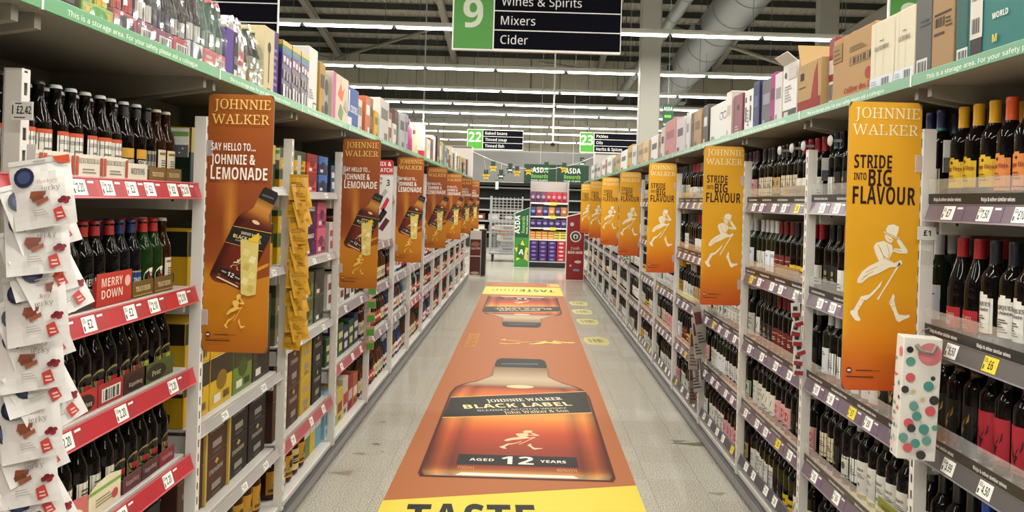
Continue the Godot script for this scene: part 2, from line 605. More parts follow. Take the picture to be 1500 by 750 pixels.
const RAIL := {"red": "b23038", "white": "a8a5a5", "rose": "a3525c", "lilac": "8c858c", "plum": "6e606e", "grey": "605d5d"}

func bay_words(side: int, b: int) -> String:
	if side < 0:
		return "cut-off left bay" if b == 0 else "%s left bay" % ORD[b - 1]
	return "%s right bay" % ORD[b]

func shelving(side: int):
	var post_full := post_mesh(true)
	var post_far := post_mesh(false)
	for b in BAYS[side]:
		var d0: float = FIRST[side] + b
		var near := d0 < 8.0
		var words := bay_words(side, b)
		var what := "red price rails and cider bottles" if side < 0 and b < 2 else ("white shelf edges and drink cartons" if side < 0 and b < 4 else ("spirits and small bottles" if side < 0 else "wine bottles"))
		var o := thing("shelving_bay", "white steel shelving, %s, with %s" % [words, what], "shelving", run(side, d0 + 0.5, 0, 0), "bays of the %s shelving run" % ("left" if side < 0 else "right"))
		var nx := side * 0.5
		part(o, "upright_post", post_full if near else post_far, vm(0.45), at(nx, 0, 0))
		part(o, "back_panel", cached("back", func(): return Shape.new().ink("8d8a7e").box(Vector3(0, 1.03, -0.5), Vector3(0.999, 1.94, 0.02)).mesh()), vm(0.6), at(side * 0.017, 0, 0))
		# base: a deck with a dark plinth rail on adjustable feet
		part(o, "base_deck", cached("deck", func(): return Shape.new().ink("d2d0ca").box(Vector3(0, 0.105, -0.235), Vector3(0.999, 0.03, 0.49), 0.003).mesh()), vm(0.45), at(side * 0.017, 0, 0))
		part(o, "plinth_rail", cached("plinth", func(): return Shape.new().ink("3a3b3e").box(Vector3(0, 0.088, 0.022), Vector3(0.999, 0.02, 0.02), 0.003).ink("77777a").box(Vector3(0, 0.052, 0.02), Vector3(0.999, 0.052, 0.02), 0.004).mesh()), vm(0.4), at(side * 0.017, 0, 0))
		var foot := cached("foot", func(): return Shape.new().ink("b9bbbd").lathe([Vector2(0, 0), Vector2(0.022, 0), Vector2(0.022, 0.006), Vector2(0.008, 0.012), Vector2(0.008, 0.09), Vector2(0, 0.09)], 10).mesh())
		part(o, "levelling_foot", foot, plain("b4b6b8", 0.3, 0.8), at(nx, 0, 0.02))
		part(o, "levelling_foot", foot, plain("b4b6b8", 0.3, 0.8), at(nx, 0, 0.42))
		if side > 0:
			price_rail(o, 0.215, "night", b, near, side, 0)
		# shelves
		var plan := shelf_plan(side, b)
		for i in plan.size():
			var y: float = plan[i][0]
			var sh := part(o, "shelf", cached("shelf", func(): return Shape.new().ink("c4c1ba").box(Vector3(0, -0.012, -0.25), Vector3(0.962, 0.024, 0.46), 0.002).box(Vector3(0, -0.02, -0.03), Vector3(0.962, 0.04, 0.012), 0.002).mesh()), vm(0.45), at(0, y, 0))
			for e in [-1, 1]:
				part(sh, "shelf_bracket", cached("bracket", func(): return Shape.new().ink("c6c3bc").box(Vector3(0, -0.05, -0.25), Vector3(0.012, 0.085, 0.44), 0.002).ink("222222").box(Vector3(0.0065, -0.06, -0.08), Vector3(0.001, 0.008, 0.008)).box(Vector3(-0.0065, -0.06, -0.08), Vector3(0.001, 0.008, 0.008)).mesh()), vm(0.45), at(e * 0.475, 0, 0))
			price_rail(sh, 0.0, plan[i][1], b * 7 + i, near, side, i + 1)
			if side > 0:
				lip(sh, near, b)
		# top shelf with its printed edge
		var ts := part(o, "top_shelf", cached("tops", func(): return Shape.new().ink("8b867c").box(Vector3(0, 2.015, -0.22), Vector3(0.999, 0.03, 0.56), 0.002).mesh()), vm(0.5), at(side * 0.017, 0, 0))
		part(ts, "edge_strip", edge_strip(side, b < 6), vm(0.35))
		for e in [-0.46, 0.46]:
			part(ts, "bracket_arm", cached("arm", func():
				var s := Shape.new().ink("8b8478")
				for z in [[-0.5, -0.08, 1.84, 1.93]]:
					var q := [Vector3(0, 2.0, 0.03), Vector3(0, 2.0, -0.5), Vector3(0, 1.88, -0.5), Vector3(0, 1.965, 0.03)]
					for sx in [-1.0, 1.0]:
						var d := Vector3(sx * 0.012, 0, 0)
						s.quad(q[0] + d, q[1] + d, q[2] + d, q[3] + d, Vector3(sx, 0, 0))
					for k in 4:
						var d := Vector3(0.012, 0, 0)
						var w: Vector3 = q[(k + 1) % 4] - q[k]
						s.quad(q[k] - d, q[(k + 1) % 4] - d, q[(k + 1) % 4] + d, q[k] + d, Vector3(0, w.z, -w.y).normalized())
				return s.mesh()), vm(0.5), at(e, 0, 0))

func post_mesh(full: bool) -> Mesh:
	return cached("post%s" % full, func():
		var s := Shape.new().ink("d8d5d0")
		if not full:
			return s.box(Vector3(0, 0.98, 0), Vector3(0.03, 1.78, 0.038), 0.003).mesh()
		# a channel whose front is a ladder of slots
		s.box(Vector3(-0.0135, 0.98, 0.002), Vector3(0.003, 1.78, 0.038)).box(Vector3(0.0135, 0.98, 0.002), Vector3(0.003, 1.78, 0.038))
		s.box(Vector3(0, 0.98, -0.016), Vector3(0.03, 1.78, 0.003)).box(Vector3(0, 1.868, 0.002), Vector3(0.03, 0.004, 0.038))
		for e in [-1, 1]:
			s.box(Vector3(e * 0.0105, 0.98, 0.0215), Vector3(0.009, 1.78, 0.003), 0.001)
		for i in 36:
			s.box(Vector3(0, 0.1 + 0.05 * i, 0.0215), Vector3(0.014, 0.022, 0.003))
		return s.ink("2a2a2a").box(Vector3(0, 0.98, -0.008), Vector3(0.022, 1.77, 0.002)).mesh())

func edge_strip(side: int, printed: bool) -> Mesh:
	return cached("edge%d%s" % [side, printed], func():
		var s := Shape.new().ink("4f9660" if side < 0 else "5f9474")
		s.box(Vector3(0, 2.018, 0.064), Vector3(0.999, 0.036, 0.006), 0.001)
		s.ink("e4e8e2").box(Vector3(0.4955, 2.018, 0.065), Vector3(0.007, 0.037, 0.007))
		if printed:
			s.T = Transform3D(Basis(), Vector3(0, 2.009, 0.0672))
			s.ink("dfeee0").text("This is a storage area. For your safety please ask a colleague", -0.05, 0.0, 0.013, 0.72, 0, 0.0, 9.0)
		return s.mesh())

func ticket(kind: String, price: String) -> Mesh:
	return cached("ticket" + kind + price, func():
		var s := Shape.new()
		var w := 0.062
		var h := 0.042
		s.ink("efefec" if kind != "yellow" else "e3cf3a").box(Vector3(0, 0, 0.0004), Vector3(w, h, 0.0008))
		s.T = Transform3D(Basis(), Vector3(0, -h * 0.5, 0.0009))
		s.ink("1c1c1c").text(price, w * 0.06, h * 0.2, h * 0.56, w * (0.22 + 0.11 * price.length()) * 0.8, 1, 0.0, 6.0)
		s.ink("555555")
		for k in 3:
			s.rect(-w * 0.46, h * (0.62 + 0.1 * k), w * (0.3 - 0.04 * k), h * 0.045)
		s.ink("333333").rect(-w * 0.46, h * 0.12, w * 0.1, h * 0.3)
		return s.mesh())

func price_rail(parent: Node3D, y: float, look: String, seed_: int, near: bool, side: int, level: int):
	var tilt := Transform3D(Basis(Vector3.RIGHT, -0.3), Vector3(0, y, 0))
	if look == "white":
		tilt = tilt.scaled_local(Vector3(1, 0.66, 1))
	var tone: String = "3f424d" if look == "night" else RAIL[look]
	var rail := cached("rail" + look + str(near) + (str(seed_ % 4) if not near else ""), func():
		var s := Shape.new().ink(tone).box(Vector3(0, -0.027, 0), Vector3(0.958, 0.054, 0.005), 0.001)
		s.ink(Color(tone).lightened(0.25)).box(Vector3(0, 0.0, 0.001), Vector3(0.958, 0.004, 0.008)).box(Vector3(0, -0.054, 0.001), Vector3(0.958, 0.004, 0.008))
		if not near:
			s.T = Transform3D(Basis(), Vector3(0, -0.046, 0.0028))
			for k in 7:
				s.ink("d8d7d6").rect(-0.45 + 0.138 * k + 0.02 * ((seed_ * 3 + k * 5) % 3), 0, 0.06, 0.036)
		return s.mesh())
	part(parent, "price_rail", rail, vm(0.3), tilt * at(0, 0, 0.0))
	if not near:
		return
	var prices: Array
	if look == "red":
		prices = [["2.20", "2.20", "2.20", "2", "2", "2", "2.10"], ["2", "2", "2", "2.10", "2.10"], ["2.20", "2.20", "2.20"], ["2.20", "2.20", "2.20"], ["2.20", "2.20"]][level - 1]
	elif side < 0:
		prices = ["10", "8.50"] if level % 2 else ["9", "12", "4.50"]
	elif look == "grey":
		prices = [["6", "6", "5", "6"], ["6.50", "6", "6", "7"], ["3.99", "4.50", "3.99", "4.49"], ["4.49", "5", "5", "6"]][level - 1]
	else:
		prices = [["8", "9.50", "7", "8", "8"], ["7", "7.50", "10", "8", "6"], ["7", "9", "7", "8", "10"], ["6", "5", "6.75", "7", "7"], ["5", "6", "5.50", "6"]][(level + seed_) % 5]
	var nn := prices.size()
	for k in nn:
		var x := -0.44 + 0.88 * (k + 0.5) / nn + 0.02 * sin(k * 9.1 + seed_)
		var yellow := side > 0 and (k * 3 + seed_) % 11 == 4
		part(parent, "price_ticket", ticket("yellow" if yellow else "white", ("£" if prices[k].length() < 4 else "") + prices[k]), vm(0.5), tilt * at(x, -0.027, -0.003))
		if look == "red" or look == "plum" or look == "lilac":
			part(parent, "rail_insert", cached("insert" + look, func():
				var s := Shape.new().ink("a5323a" if look == "red" else "6d5a70").box(Vector3(0, 0, 0.0002), Vector3(0.05, 0.045, 0.0006))
				s.T = Transform3D(Basis(), Vector3(0, 0.008, 0.0006))
				return s.ink("f0e6e6").rect(-0.014, 0.004, 0.028, 0.006).mesh()), vm(0.4), tilt * at(x + 0.056, -0.027, -0.003))

func lip(shelf: Node3D, near: bool, b: int):
	# a dark name strip at the front edge with a clear guard above it
	part(shelf, "name_strip", cached("lip%s%d" % [near, b if b == 0 else 1], func():
		var s := Shape.new().ink("2e2d2b").box(Vector3(0, 0.017, 0.004), Vector3(0.958, 0.032, 0.004), 0.001)
		if near:
			s.T = Transform3D(Basis(), Vector3(0, 0.010, 0.0064))
			for k in 4:
				s.ink("e8e8e6").text("Rioja & other similar wines" if b == 0 else "Red & other similar wines", -0.37 + 0.25 * k, 0, 0.010, 0.15, 1, 0.0, 9.0)
		return s.mesh()), vm(0.35))
	if near:
		part(shelf, "clear_guard", cached("guard", func(): return Shape.new().box(Vector3(0, 0.055, 0.004), Vector3(0.958, 0.045, 0.003)).mesh()), clear("dfe4e2", 0.16, 0.1))


# ---------------------------------------------------------------- banners on the posts
func man_points() -> Array:
	# the emblem of a striding man with hat, tail coat and cane, in units of its own height, feet at 0
	var raw := [
		[208,47,216,31,240,26,263,37,259,60,253,76,268,84,262,90,232,78,198,62,200,56,210,60],
		[205,68,232,81,240,92,231,106,214,99,204,84],
		[254,84,268,89,302,134,301,147,268,148,240,140,244,127,274,129,256,100],
		[168,106,200,97,236,114,240,140,224,172,246,190,275,175,282,190,262,203,226,209,180,236,142,251,112,278,93,277,95,258,112,229,142,204,182,184,166,150,158,122],
		[200,262,190,290,160,326,134,349,104,346,112,333,146,324,172,298],
		[104,347,125,350,99,396,101,412,112,430,108,438,90,435,70,409,68,396,82,390],
		[246,318,253,330,251,345,238,360,230,357],
		[231,359,251,347,262,385,272,405,300,408,316,404,319,415,290,428,275,438,262,430,250,395],
		[268,186,274,190,184,346,178,344],
	]
	var out := []
	for r in raw:
		var p := PackedVector2Array()
		for i in r.size() / 2:
			p.append(Vector2((r[2 * i] - 193.0) / 412.0, (438.0 - r[2 * i + 1]) / 412.0))
		out.append(p)
	return out

func draw_man(s: Shape, x: float, y: float, h: float, tone: String, squash := 1.0, line := ""):
	s.ink(tone)
	for p in man_points():
		var q := PackedVector2Array()
		for e in p:
			q.append(Vector2(x + e.x * h * squash, y + e.y * h))
		s.poly(q)
	if line:
		s.lay += 1
		s.ink(line)
		for r in [[176, 112, 200, 160, 2], [200, 160, 232, 182, 2.5], [214, 112, 226, 150, 2], [226, 150, 218, 176, 2], [204, 60, 262, 84, 2.5], [246, 132, 276, 138, 2], [128, 232, 176, 206, 2], [118, 252, 160, 226, 2], [108, 266, 140, 238, 1.5], [98, 372, 112, 380, 1.5], [240, 372, 256, 368, 1.5], [186, 128, 206, 176, 2], [222, 90, 232, 92, 3], [214, 84, 222, 86, 2]]:
			s.stroke(Vector2(x + (r[0] - 193.0) / 412.0 * h * squash, y + (438.0 - r[1]) / 412.0 * h), Vector2(x + (r[2] - 193.0) / 412.0 * h * squash, y + (438.0 - r[3]) / 412.0 * h), r[4] / 412.0 * h)

func stops(list: Array, t: float) -> Color:
	for i in list.size() - 1:
		if t <= list[i + 1][0]:
			return Color(list[i][1]).lerp(Color(list[i + 1][1]), clampf((t - list[i][0]) / (list[i + 1][0] - list[i][0]), 0, 1))
	return Color(list[-1][1])

# the printed picture of a square whisky bottle, 1.12 wide and 3.45 long, placed by f
func draw_bottle(s: Shape, f: Transform2D, fine: bool):
	var inks := [[0.0, "b9a58e"], [0.025, "c98a3a"], [0.05, "7d3019"], [0.16, "8c3218"], [0.28, "b8431e"], [0.36, "d9702a"], [0.42, "e29a44"], [0.5, "dd8a3a"], [0.60, "e0863c"], [0.66, "cf5f2c"], [0.70, "b85428"], [0.735, "7a3a22"], [0.76, "ab9478"], [0.84, "bba88e"], [0.92, "a48d70"], [1.0, "80644a"]] if fine else [[0.0, "8a4a1c"], [0.03, "4a140a"], [0.2, "621c0e"], [0.36, "702412"], [0.55, "5c1a0e"], [0.7, "4e160c"], [0.76, "6e3014"], [0.84, "b4742a"], [0.92, "c48a3c"], [1.0, "8a5a24"]]
	var half := func(w: float) -> float:   # half width along the length
		if w < 0.02: return lerpf(0.54, 0.56, w / 0.02)
		if w < 0.64: return 0.56
		if w < 0.70: return lerpf(0.56, 0.54, (w - 0.64) / 0.06)
		if w < 0.78: return lerpf(0.54, 0.42, pow((w - 0.70) / 0.08, 1.6))
		if w < 0.86: return lerpf(0.42, 0.27, pow((w - 0.78) / 0.08, 0.7))
		return 0.25
	var nu := 14 if fine else 8
	var nw := 48 if fine else 24
	# dark outline of the glass
	s.lay += 1
	s.grid(2, nw, func(u, w): return f * Vector2((u * 2 - 1) * (half.call(w) + 0.018), -0.03 + w * 3.05), func(_u, w): return Color("4d1c12") if w < 0.8 else Color("8a5a36"))
	s.lay += 1
	s.grid(nu, nw, func(u, w): return f * Vector2((u * 2 - 1) * half.call(w), w * 3.0),
		func(u, w):
			var k := stops(inks, w)
			var e := absf(u * 2 - 1)
			if w < 0.74:
				if e > 0.9: k = k.darkened(0.45)
				elif e > 0.76: k = k.lerp(Color("d8843a"), 0.25)
				elif e > 0.7: k = k.darkened(0.22)
			return k)
	s.lay += 1
	s.ink("e8ded0")
	s.poly(f * PackedVector2Array([Vector2(-0.36, 0.015), Vector2(0.36, 0.015), Vector2(0.33, 0.055), Vector2(-0.33, 0.06)]))
	# cap
	s.ink("1d1d1f")
	s.poly(f * PackedVector2Array([Vector2(-0.25, 3.0), Vector2(-0.255, 3.12), Vector2(-0.24, 3.34), Vector2(-0.2, 3.42), Vector2(0.2, 3.42), Vector2(0.24, 3.34), Vector2(0.255, 3.12), Vector2(0.25, 3.0)]))
	s.lay += 1
	s.ink("5d5f62")
	s.poly(f * PackedVector2Array([Vector2(-0.2, 3.12), Vector2(0.18, 3.15), Vector2(0.16, 3.21), Vector2(-0.18, 3.17)]))
	# slanting black label
	s.ink("e0b060")
	s.poly(f * PackedVector2Array([Vector2(-0.56, 1.19), Vector2(0.555, 1.44), Vector2(0.555, 2.13), Vector2(-0.555, 1.80)]))
	s.lay += 1
	s.ink("1e1d1c")
	s.poly(f * PackedVector2Array([Vector2(-0.56, 1.21), Vector2(0.555, 1.46), Vector2(0.555, 2.11), Vector2(-0.555, 1.78)]))
	# small crest
	s.ink("e3c89a")
	s.poly(f * ellipse(0.0, 2.22, 0.12, 0.06))
	s.lay += 1

func ellipse(cx: float, cy: float, rx: float, ry: float, seg := 14) -> PackedVector2Array:
	var p := PackedVector2Array()
	for k in seg:
		p.append(Vector2(cx + cos(TAU * k / seg) * rx, cy + sin(TAU * k / seg) * ry))
	return p

func bottle_words(s: Shape, f: Transform2D, style_step: float):
	# the label's lettering follows the slant of the bottle: letters are placed in bottle units and carried by f
	var keep := s.T
	var t := Transform3D(Basis(Vector3(f.x.x, f.x.y, 0), Vector3(f.y.x, f.y.y, 0), Vector3(0, 0, 1)), Vector3(f.origin.x, f.origin.y, 0))
	s.T = keep * t
	s.ink("e9dfd0").text("JOHNNIE WALKER", 0.05, 1.74, 0.085, 0.62, 3, 0.24, style_step)
	s.ink("f0d9a0").text("BLACK LABEL", 0.0, 1.55, 0.11, 0.86, 1, 0.22, style_step)
	s.ink("d9cfc0").text("BLENDED SCOTCH WHISKY", 0.03, 1.47, 0.04, 0.7, 0, 0.22, style_step)
	s.ink("e9d7a8").text("John Walker & Son", 0.14, 1.40, 0.07, 0.5, 2, 0.22, style_step)
	draw_man(s, 0.02, 0.52, 0.42, "e8c8a0", 1.1)
	s.ink("1d1c1b").rect(-0.37, 0.20, 0.74, 0.19)
	s.lay += 1
	s.ink("efe6d8").text("12", 0.0, 0.225, 0.14, 0.2, 1, 0.0, style_step)
	s.text("AGED", -0.22, 0.27, 0.045, 0.15, 1, 0.0, style_step).text("YEARS", 0.22, 0.27, 0.045, 0.16, 1, 0.0, style_step)
	s.ink("d39a6a").text("700ml", -0.31, 0.12, 0.05, 0.1, 0, 0.0, 9.0).text("40%VOL", 0.3, 0.12, 0.05, 0.13, 0, 0.0, 9.0)
	s.T = keep

func board_outline(w: float, h: float, r: float) -> PackedVector2Array:
	var p := PackedVector2Array()
	for q in [[w / 2 - r, h - r, 0], [-w / 2 + r, h - r, 1], [-w / 2 + r, r, 2], [w / 2 - r, r, 3]]:
		for k in 5:
			var a: float = PI / 2 * (q[2] + k / 4.0)
			p.append(Vector2(q[0] + cos(a) * r, q[1] + sin(a) * r))
	return p

func banner_board(w: float, h: float, tone: Callable) -> Shape:
	# a thin rounded card: coloured front, brown back and edge
	var s := Shape.new()
	var out := board_outline(w, h, 0.012)
	s.T = Transform3D(Basis(Vector3.UP, PI), Vector3(0, 0, -0.004))
	s.ink("8f7a5c").poly(out)
	for i in out.size():
		var a := out[i]
		var b := out[(i + 1) % out.size()]
		var nn := Vector3(b.y - a.y, a.x - b.x, 0).normalized()
		s.quad(Vector3(a.x, a.y, 0), Vector3(b.x, b.y, 0), Vector3(b.x, b.y, -0.004), Vector3(a.x, a.y, -0.004), nn)
	s.T = Transform3D()
	# front: rows of strips between the rounded sides
	s.grid(8, 40, func(u, t):
		var y: float = t * h
		var inset := 0.0
		var r := 0.012
		var e := minf(y, h - y)
		if e < r: inset = r - sqrt(maxf(0.0, r * r - (r - e) * (r - e)))
		return Vector2((u - 0.5) * (w - 2 * inset), y), tone)
	return s

func banners():
	var w := 0.228
	var h := 0.9
	# left: bottle and tall glass
	var left := banner_board(w, h, func(u, t):
		var k := stops([[0.0, "a85e12"], [0.12, "be7812"], [0.3, "c27e1a"], [0.36, "96491a"], [0.5, "8a4218"], [0.8, "954a1a"], [1.0, "a05a1a"]], t)
		var beam := 1.0 - absf((u - 0.34 - (0.62 - t) * 0.35) / 0.13)
		if beam > 0.0 and t < 0.68 and t > 0.3: k = k.lerp(Color("dc9a34"), 0.75 * beam)
		return k)
	left.lay = 1
	# shadow shape and table line of the picture, then bottle, glass and lemon
	left.ink("7a3612").poly(ellipse(-0.04, 0.262, 0.05, 0.022))
	left.ink("8e4314").poly(PackedVector2Array([Vector2(0.05, 0.25), Vector2(0.114, 0.27), Vector2(0.114, 0.44), Vector2(0.07, 0.44), Vector2(0.02, 0.33)]))
	left.lay = 2
	left.ink("d7902c").poly(PackedVector2Array([Vector2(0.055, 0.275), Vector2(0.11, 0.305), Vector2(0.11, 0.315), Vector2(0.055, 0.29)]))
	left.lay = 3
	var f := Transform2D(-0.42, Vector2(-0.032, 0.243)) * Transform2D(0.0, Vector2(0.118, 0.105), 0.0, Vector2.ZERO)
	draw_bottle(left, f, false)
	bottle_words(left, f, 9.0)
	left.lay += 1
	left.ink("d9c878").poly(PackedVector2Array([Vector2(0.018, 0.205), Vector2(0.012, 0.395), Vector2(0.076, 0.395), Vector2(0.07, 0.205), Vector2(0.044, 0.198)]))
	left.lay += 1
	for q in [[0.03, 0.25, "eadf9c"], [0.055, 0.27, "e4d488"], [0.035, 0.3, "c9b45c"], [0.055, 0.325, "efe6b0"], [0.032, 0.35, "e4d488"], [0.05, 0.225, "cdb65a"]]:
		left.ink(q[2]).poly(PackedVector2Array([Vector2(q[0] - 0.014, q[1] - 0.006), Vector2(q[0] + 0.006, q[1] - 0.014), Vector2(q[0] + 0.014, q[1] + 0.008), Vector2(q[0] - 0.004, q[1] + 0.014)]))
	left.lay += 1
	left.ink("e6c22c").poly(PackedVector2Array([Vector2(0.035, 0.392), Vector2(0.075, 0.42), Vector2(0.08, 0.398), Vector2(0.068, 0.385)]))
	draw_man(left, 0.0, 0.085, 0.12, "ecc25c")
	left.ink("ecc874").text("JOHNNIE", 0.006, 0.848, 0.033, 0.195, 2).text("WALKER", 0.0, 0.796, 0.033, 0.2, 2)
	left.ink("f3ece2").text("SAY HELLO TO...", -0.022, 0.703, 0.026, 0.155, 1).text("JOHNNIE &", -0.022, 0.655, 0.034, 0.155, 1).text("LEMONADE", 0.0, 0.602, 0.042, 0.198, 1)
	small_print(left)
	var lm := left.mesh()
	# right: yellow fading to orange red
	var right := banner_board(w, h, func(u, t):
		var k := stops([[0.0, "c2511a"], [0.1, "cc6a16"], [0.2, "d98812"], [0.34, "e0a018"], [0.6, "e0a41e"], [1.0, "dfa42a"]], t)
		if t < 0.42 and u < 0.14: k = k.lerp(Color("e8c21a"), 0.5 * (1 - u / 0.14) * smoothstep(0.1, 0.3, t))
		return k)
	right.lay = 2
	right.ink("f2e6b8").text("JOHNNIE", 0.006, 0.848, 0.033, 0.2, 2).text("WALKER", 0.0, 0.796, 0.033, 0.205, 2)
	right.ink("241512").text("STRIDE", -0.035, 0.692, 0.041, 0.118, 1).text("INTO", -0.074, 0.655, 0.022, 0.04, 1).text("BIG", -0.012, 0.636, 0.052, 0.072, 1).text("FLAVOUR", 0.002, 0.58, 0.054, 0.196, 1)
	draw_man(right, 0.0, 0.215, 0.305, "f3ead2", 1.0, "d99a1e")
	small_print(right)
	var rm := right.mesh()
	var clip := Shape.new().box(Vector3(0, 0, 0), Vector3(0.022, 0.055, 0.012), 0.002).mesh()
	for side in [-1, 1]:
		for k in 7:
			var b := 2 + 2 * k if side < 0 else 1 + 2 * k
			var deep: float = FIRST[side] + b - 0.012
			if k == 6 and side < 0: deep = 14.71
			var x: float = side * (POST[side] - 0.028 - w * 0.5)
			var which: String = ORD[k] + " from the viewer"
			var lab := ("tall brown card banner with bottle and lemonade glass, left posts, %s" if side < 0 else "tall yellow card banner with striding man emblem, right posts, %s") % which
			var o := thing("aisle_banner", lab, "banner", at(x, 1.05, deep), "brown bottle banners on the left posts" if side < 0 else "yellow banners on the right posts")
			o.rotation.y = 0.0
			part(o, "printed_card", lm if side < 0 else rm, vm(0.5))
			for y in [0.12, 0.71]:
				part(o, "clear_clip", clip, clear("dfe0ea", 0.45, 0.15), at(side * (w * 0.5 - 0.007), y, 0.004))

func small_print(s: Shape):
	s.lay += 1
	s.ink("5c1a12").poly(ellipse(-0.092, 0.062, 0.009, 0.009))
	s.ink("4a2410").rect(-0.07, 0.0605, 0.05, 0.003).rect(-0.1, 0.04, 0.085, 0.0035)
	s.lay += 1
	s.ink("f0e0d8").rect(-0.097, 0.059, 0.010, 0.006)
	s.ink("8a4a1c").rect(-0.02, 0.0605, 0.025, 0.0025)


# ---------------------------------------------------------------- floor mat
func floor_mat():
	var o := thing("floor_mat", "long orange printed floor mat with large whisky bottle pictures down the aisle", "floor mat", at(-0.02, 0, 0))
	var flat := Basis(Vector3(1, 0, 0), Vector3(0, 0, -1), Vector3(0, 1, 0))
	var s := Shape.new()
	s.ink("a8653c").box(Vector3(0, 0.0015, -9.2), Vector3(1.385, 0.003, 12.2))
	part(o, "sheet", s.mesh(), mat_vinyl())
	var p := Shape.new()
	p.eps = 0.00015
	p.T = Transform3D(flat, Vector3(0, 0.0031, 0))
	p.lay = 1
	var half := 0.6925
	p.ink("d9c64c").poly(PackedVector2Array([Vector2(-half, 3.1), Vector2(half, 3.1), Vector2(half, 4.48), Vector2(-half, 4.15)]))
	p.ink("d6c95e").poly(PackedVector2Array([Vector2(-half, 13.35), Vector2(half, 13.35), Vector2(half, 14.6), Vector2(-half, 14.52)]))
	p.lay = 2
	p.ink("211d1a").text("TASTE", -0.20, 3.72, 0.40, 0.66, 1, 0.06)
	p.ink("3b3626").text("TASTE", 0.25, 14.2, 0.34, 0.62, 1, PI, 8.0)
	p.ink("4c4733")
	for k in 7:
		p.stroke(Vector2(-0.12 - 0.07 * k, 13.9), Vector2(-0.1 - 0.07 * k, 14.12 + 0.05 * sin(k * 3.0)), 0.02)
	# near bottle with its foot to the viewer, far one turned round
	var f := Transform2D(0.0, Vector2(1, 1), 0.0, Vector2(0.01, 4.55))
	draw_bottle(p, f, true)
	bottle_words(p, f, 3.0)
	var g := Transform2D(PI, Vector2(1, 0.92), 0.0, Vector2(0.0, 13.1))
	draw_bottle(p, g, true)
	bottle_words(p, g, 8.0)
	p.lay += 1
	# between them the emblem and the name, turned sideways
	var keep := p.T
	p.T = keep * Transform3D(Basis(Vector3(0, 0, 1), PI / 2), Vector3(0.18, 8.9, 0))
	p.T = keep * Transform3D(Basis(Vector3(0, 1, 0), Vector3(1, 0, 0), Vector3(0, 0, 1)), Vector3(-0.24, 8.9, 0))
	draw_man(p, 0.0, 0.0, 0.86, "ecc765", 0.6)
	p.T = keep * Transform3D(Basis(Vector3(0, 1, 0), Vector3(-1, 0, 0), Vector3(0, 0, 1)), Vector3(0, 8.95, 0))
	p.ink("dfa54e").text("JOHNNIE", 0.0, 0.56, 0.055, 0.9, 2).text("WALKER", 0.0, 0.49, 0.055, 0.9, 2)
	p.T = keep
	p.ink("d9b070").rect(0.46, 14.66, 0.02, 0.6).ink("cfae5a").rect(0.5, 14.68, 0.19, 0.56)
	p.ink("d8a866").stroke(Vector2(-0.6, 14.8), Vector2(-0.2, 14.95), 0.04).stroke(Vector2(-0.55, 15.05), Vector2(-0.35, 15.1), 0.03)
	part(o, "printed_picture", p.mesh(), mat_vinyl())

func mat_vinyl() -> Material:
	return vm(0.62, 0.35)

func floor_stickers():
	var flat := Basis(Vector3(1, 0, 0), Vector3(0, 0, -1), Vector3(0, 1, 0))
	var words := ["nearest and largest", "second from the viewer", "third from the viewer", "farthest and smallest"]
	var pos := [[0.86, 9.15], [0.87, 10.62], [0.865, 11.55], [0.87, 12.48]]
	for k in 4:
		var s := Shape.new()
		s.T = Transform3D(flat, Vector3(0, 0.0002, 0))
		s.eps = 0.00015
		s.lay = 1
		s.ink("b9b266").poly(PackedVector2Array([Vector2(-0.13, -0.24), Vector2(0.08, -0.3), Vector2(0.14, -0.12), Vector2(0.15, 0.16), Vector2(0.05, 0.26), Vector2(-0.12, 0.22), Vector2(-0.15, 0.02)]))
		s.lay = 2
		s.ink("6c683a")
		for q in [[-0.09, 0.012], [-0.07, 0.012], [-0.035, 0.03], [0.01, 0.04], [0.055, 0.012], [0.08, 0.01]]:
			s.rect(q[0], -0.1, q[1], 0.22)
		whole("floor_sticker", "worn yellow floor sticker beside the mat, %s" % words[k], "sticker", s.mesh(), vm(0.5), at(pos[k][0], 0, pos[k][1], 0.06), "yellow floor stickers")


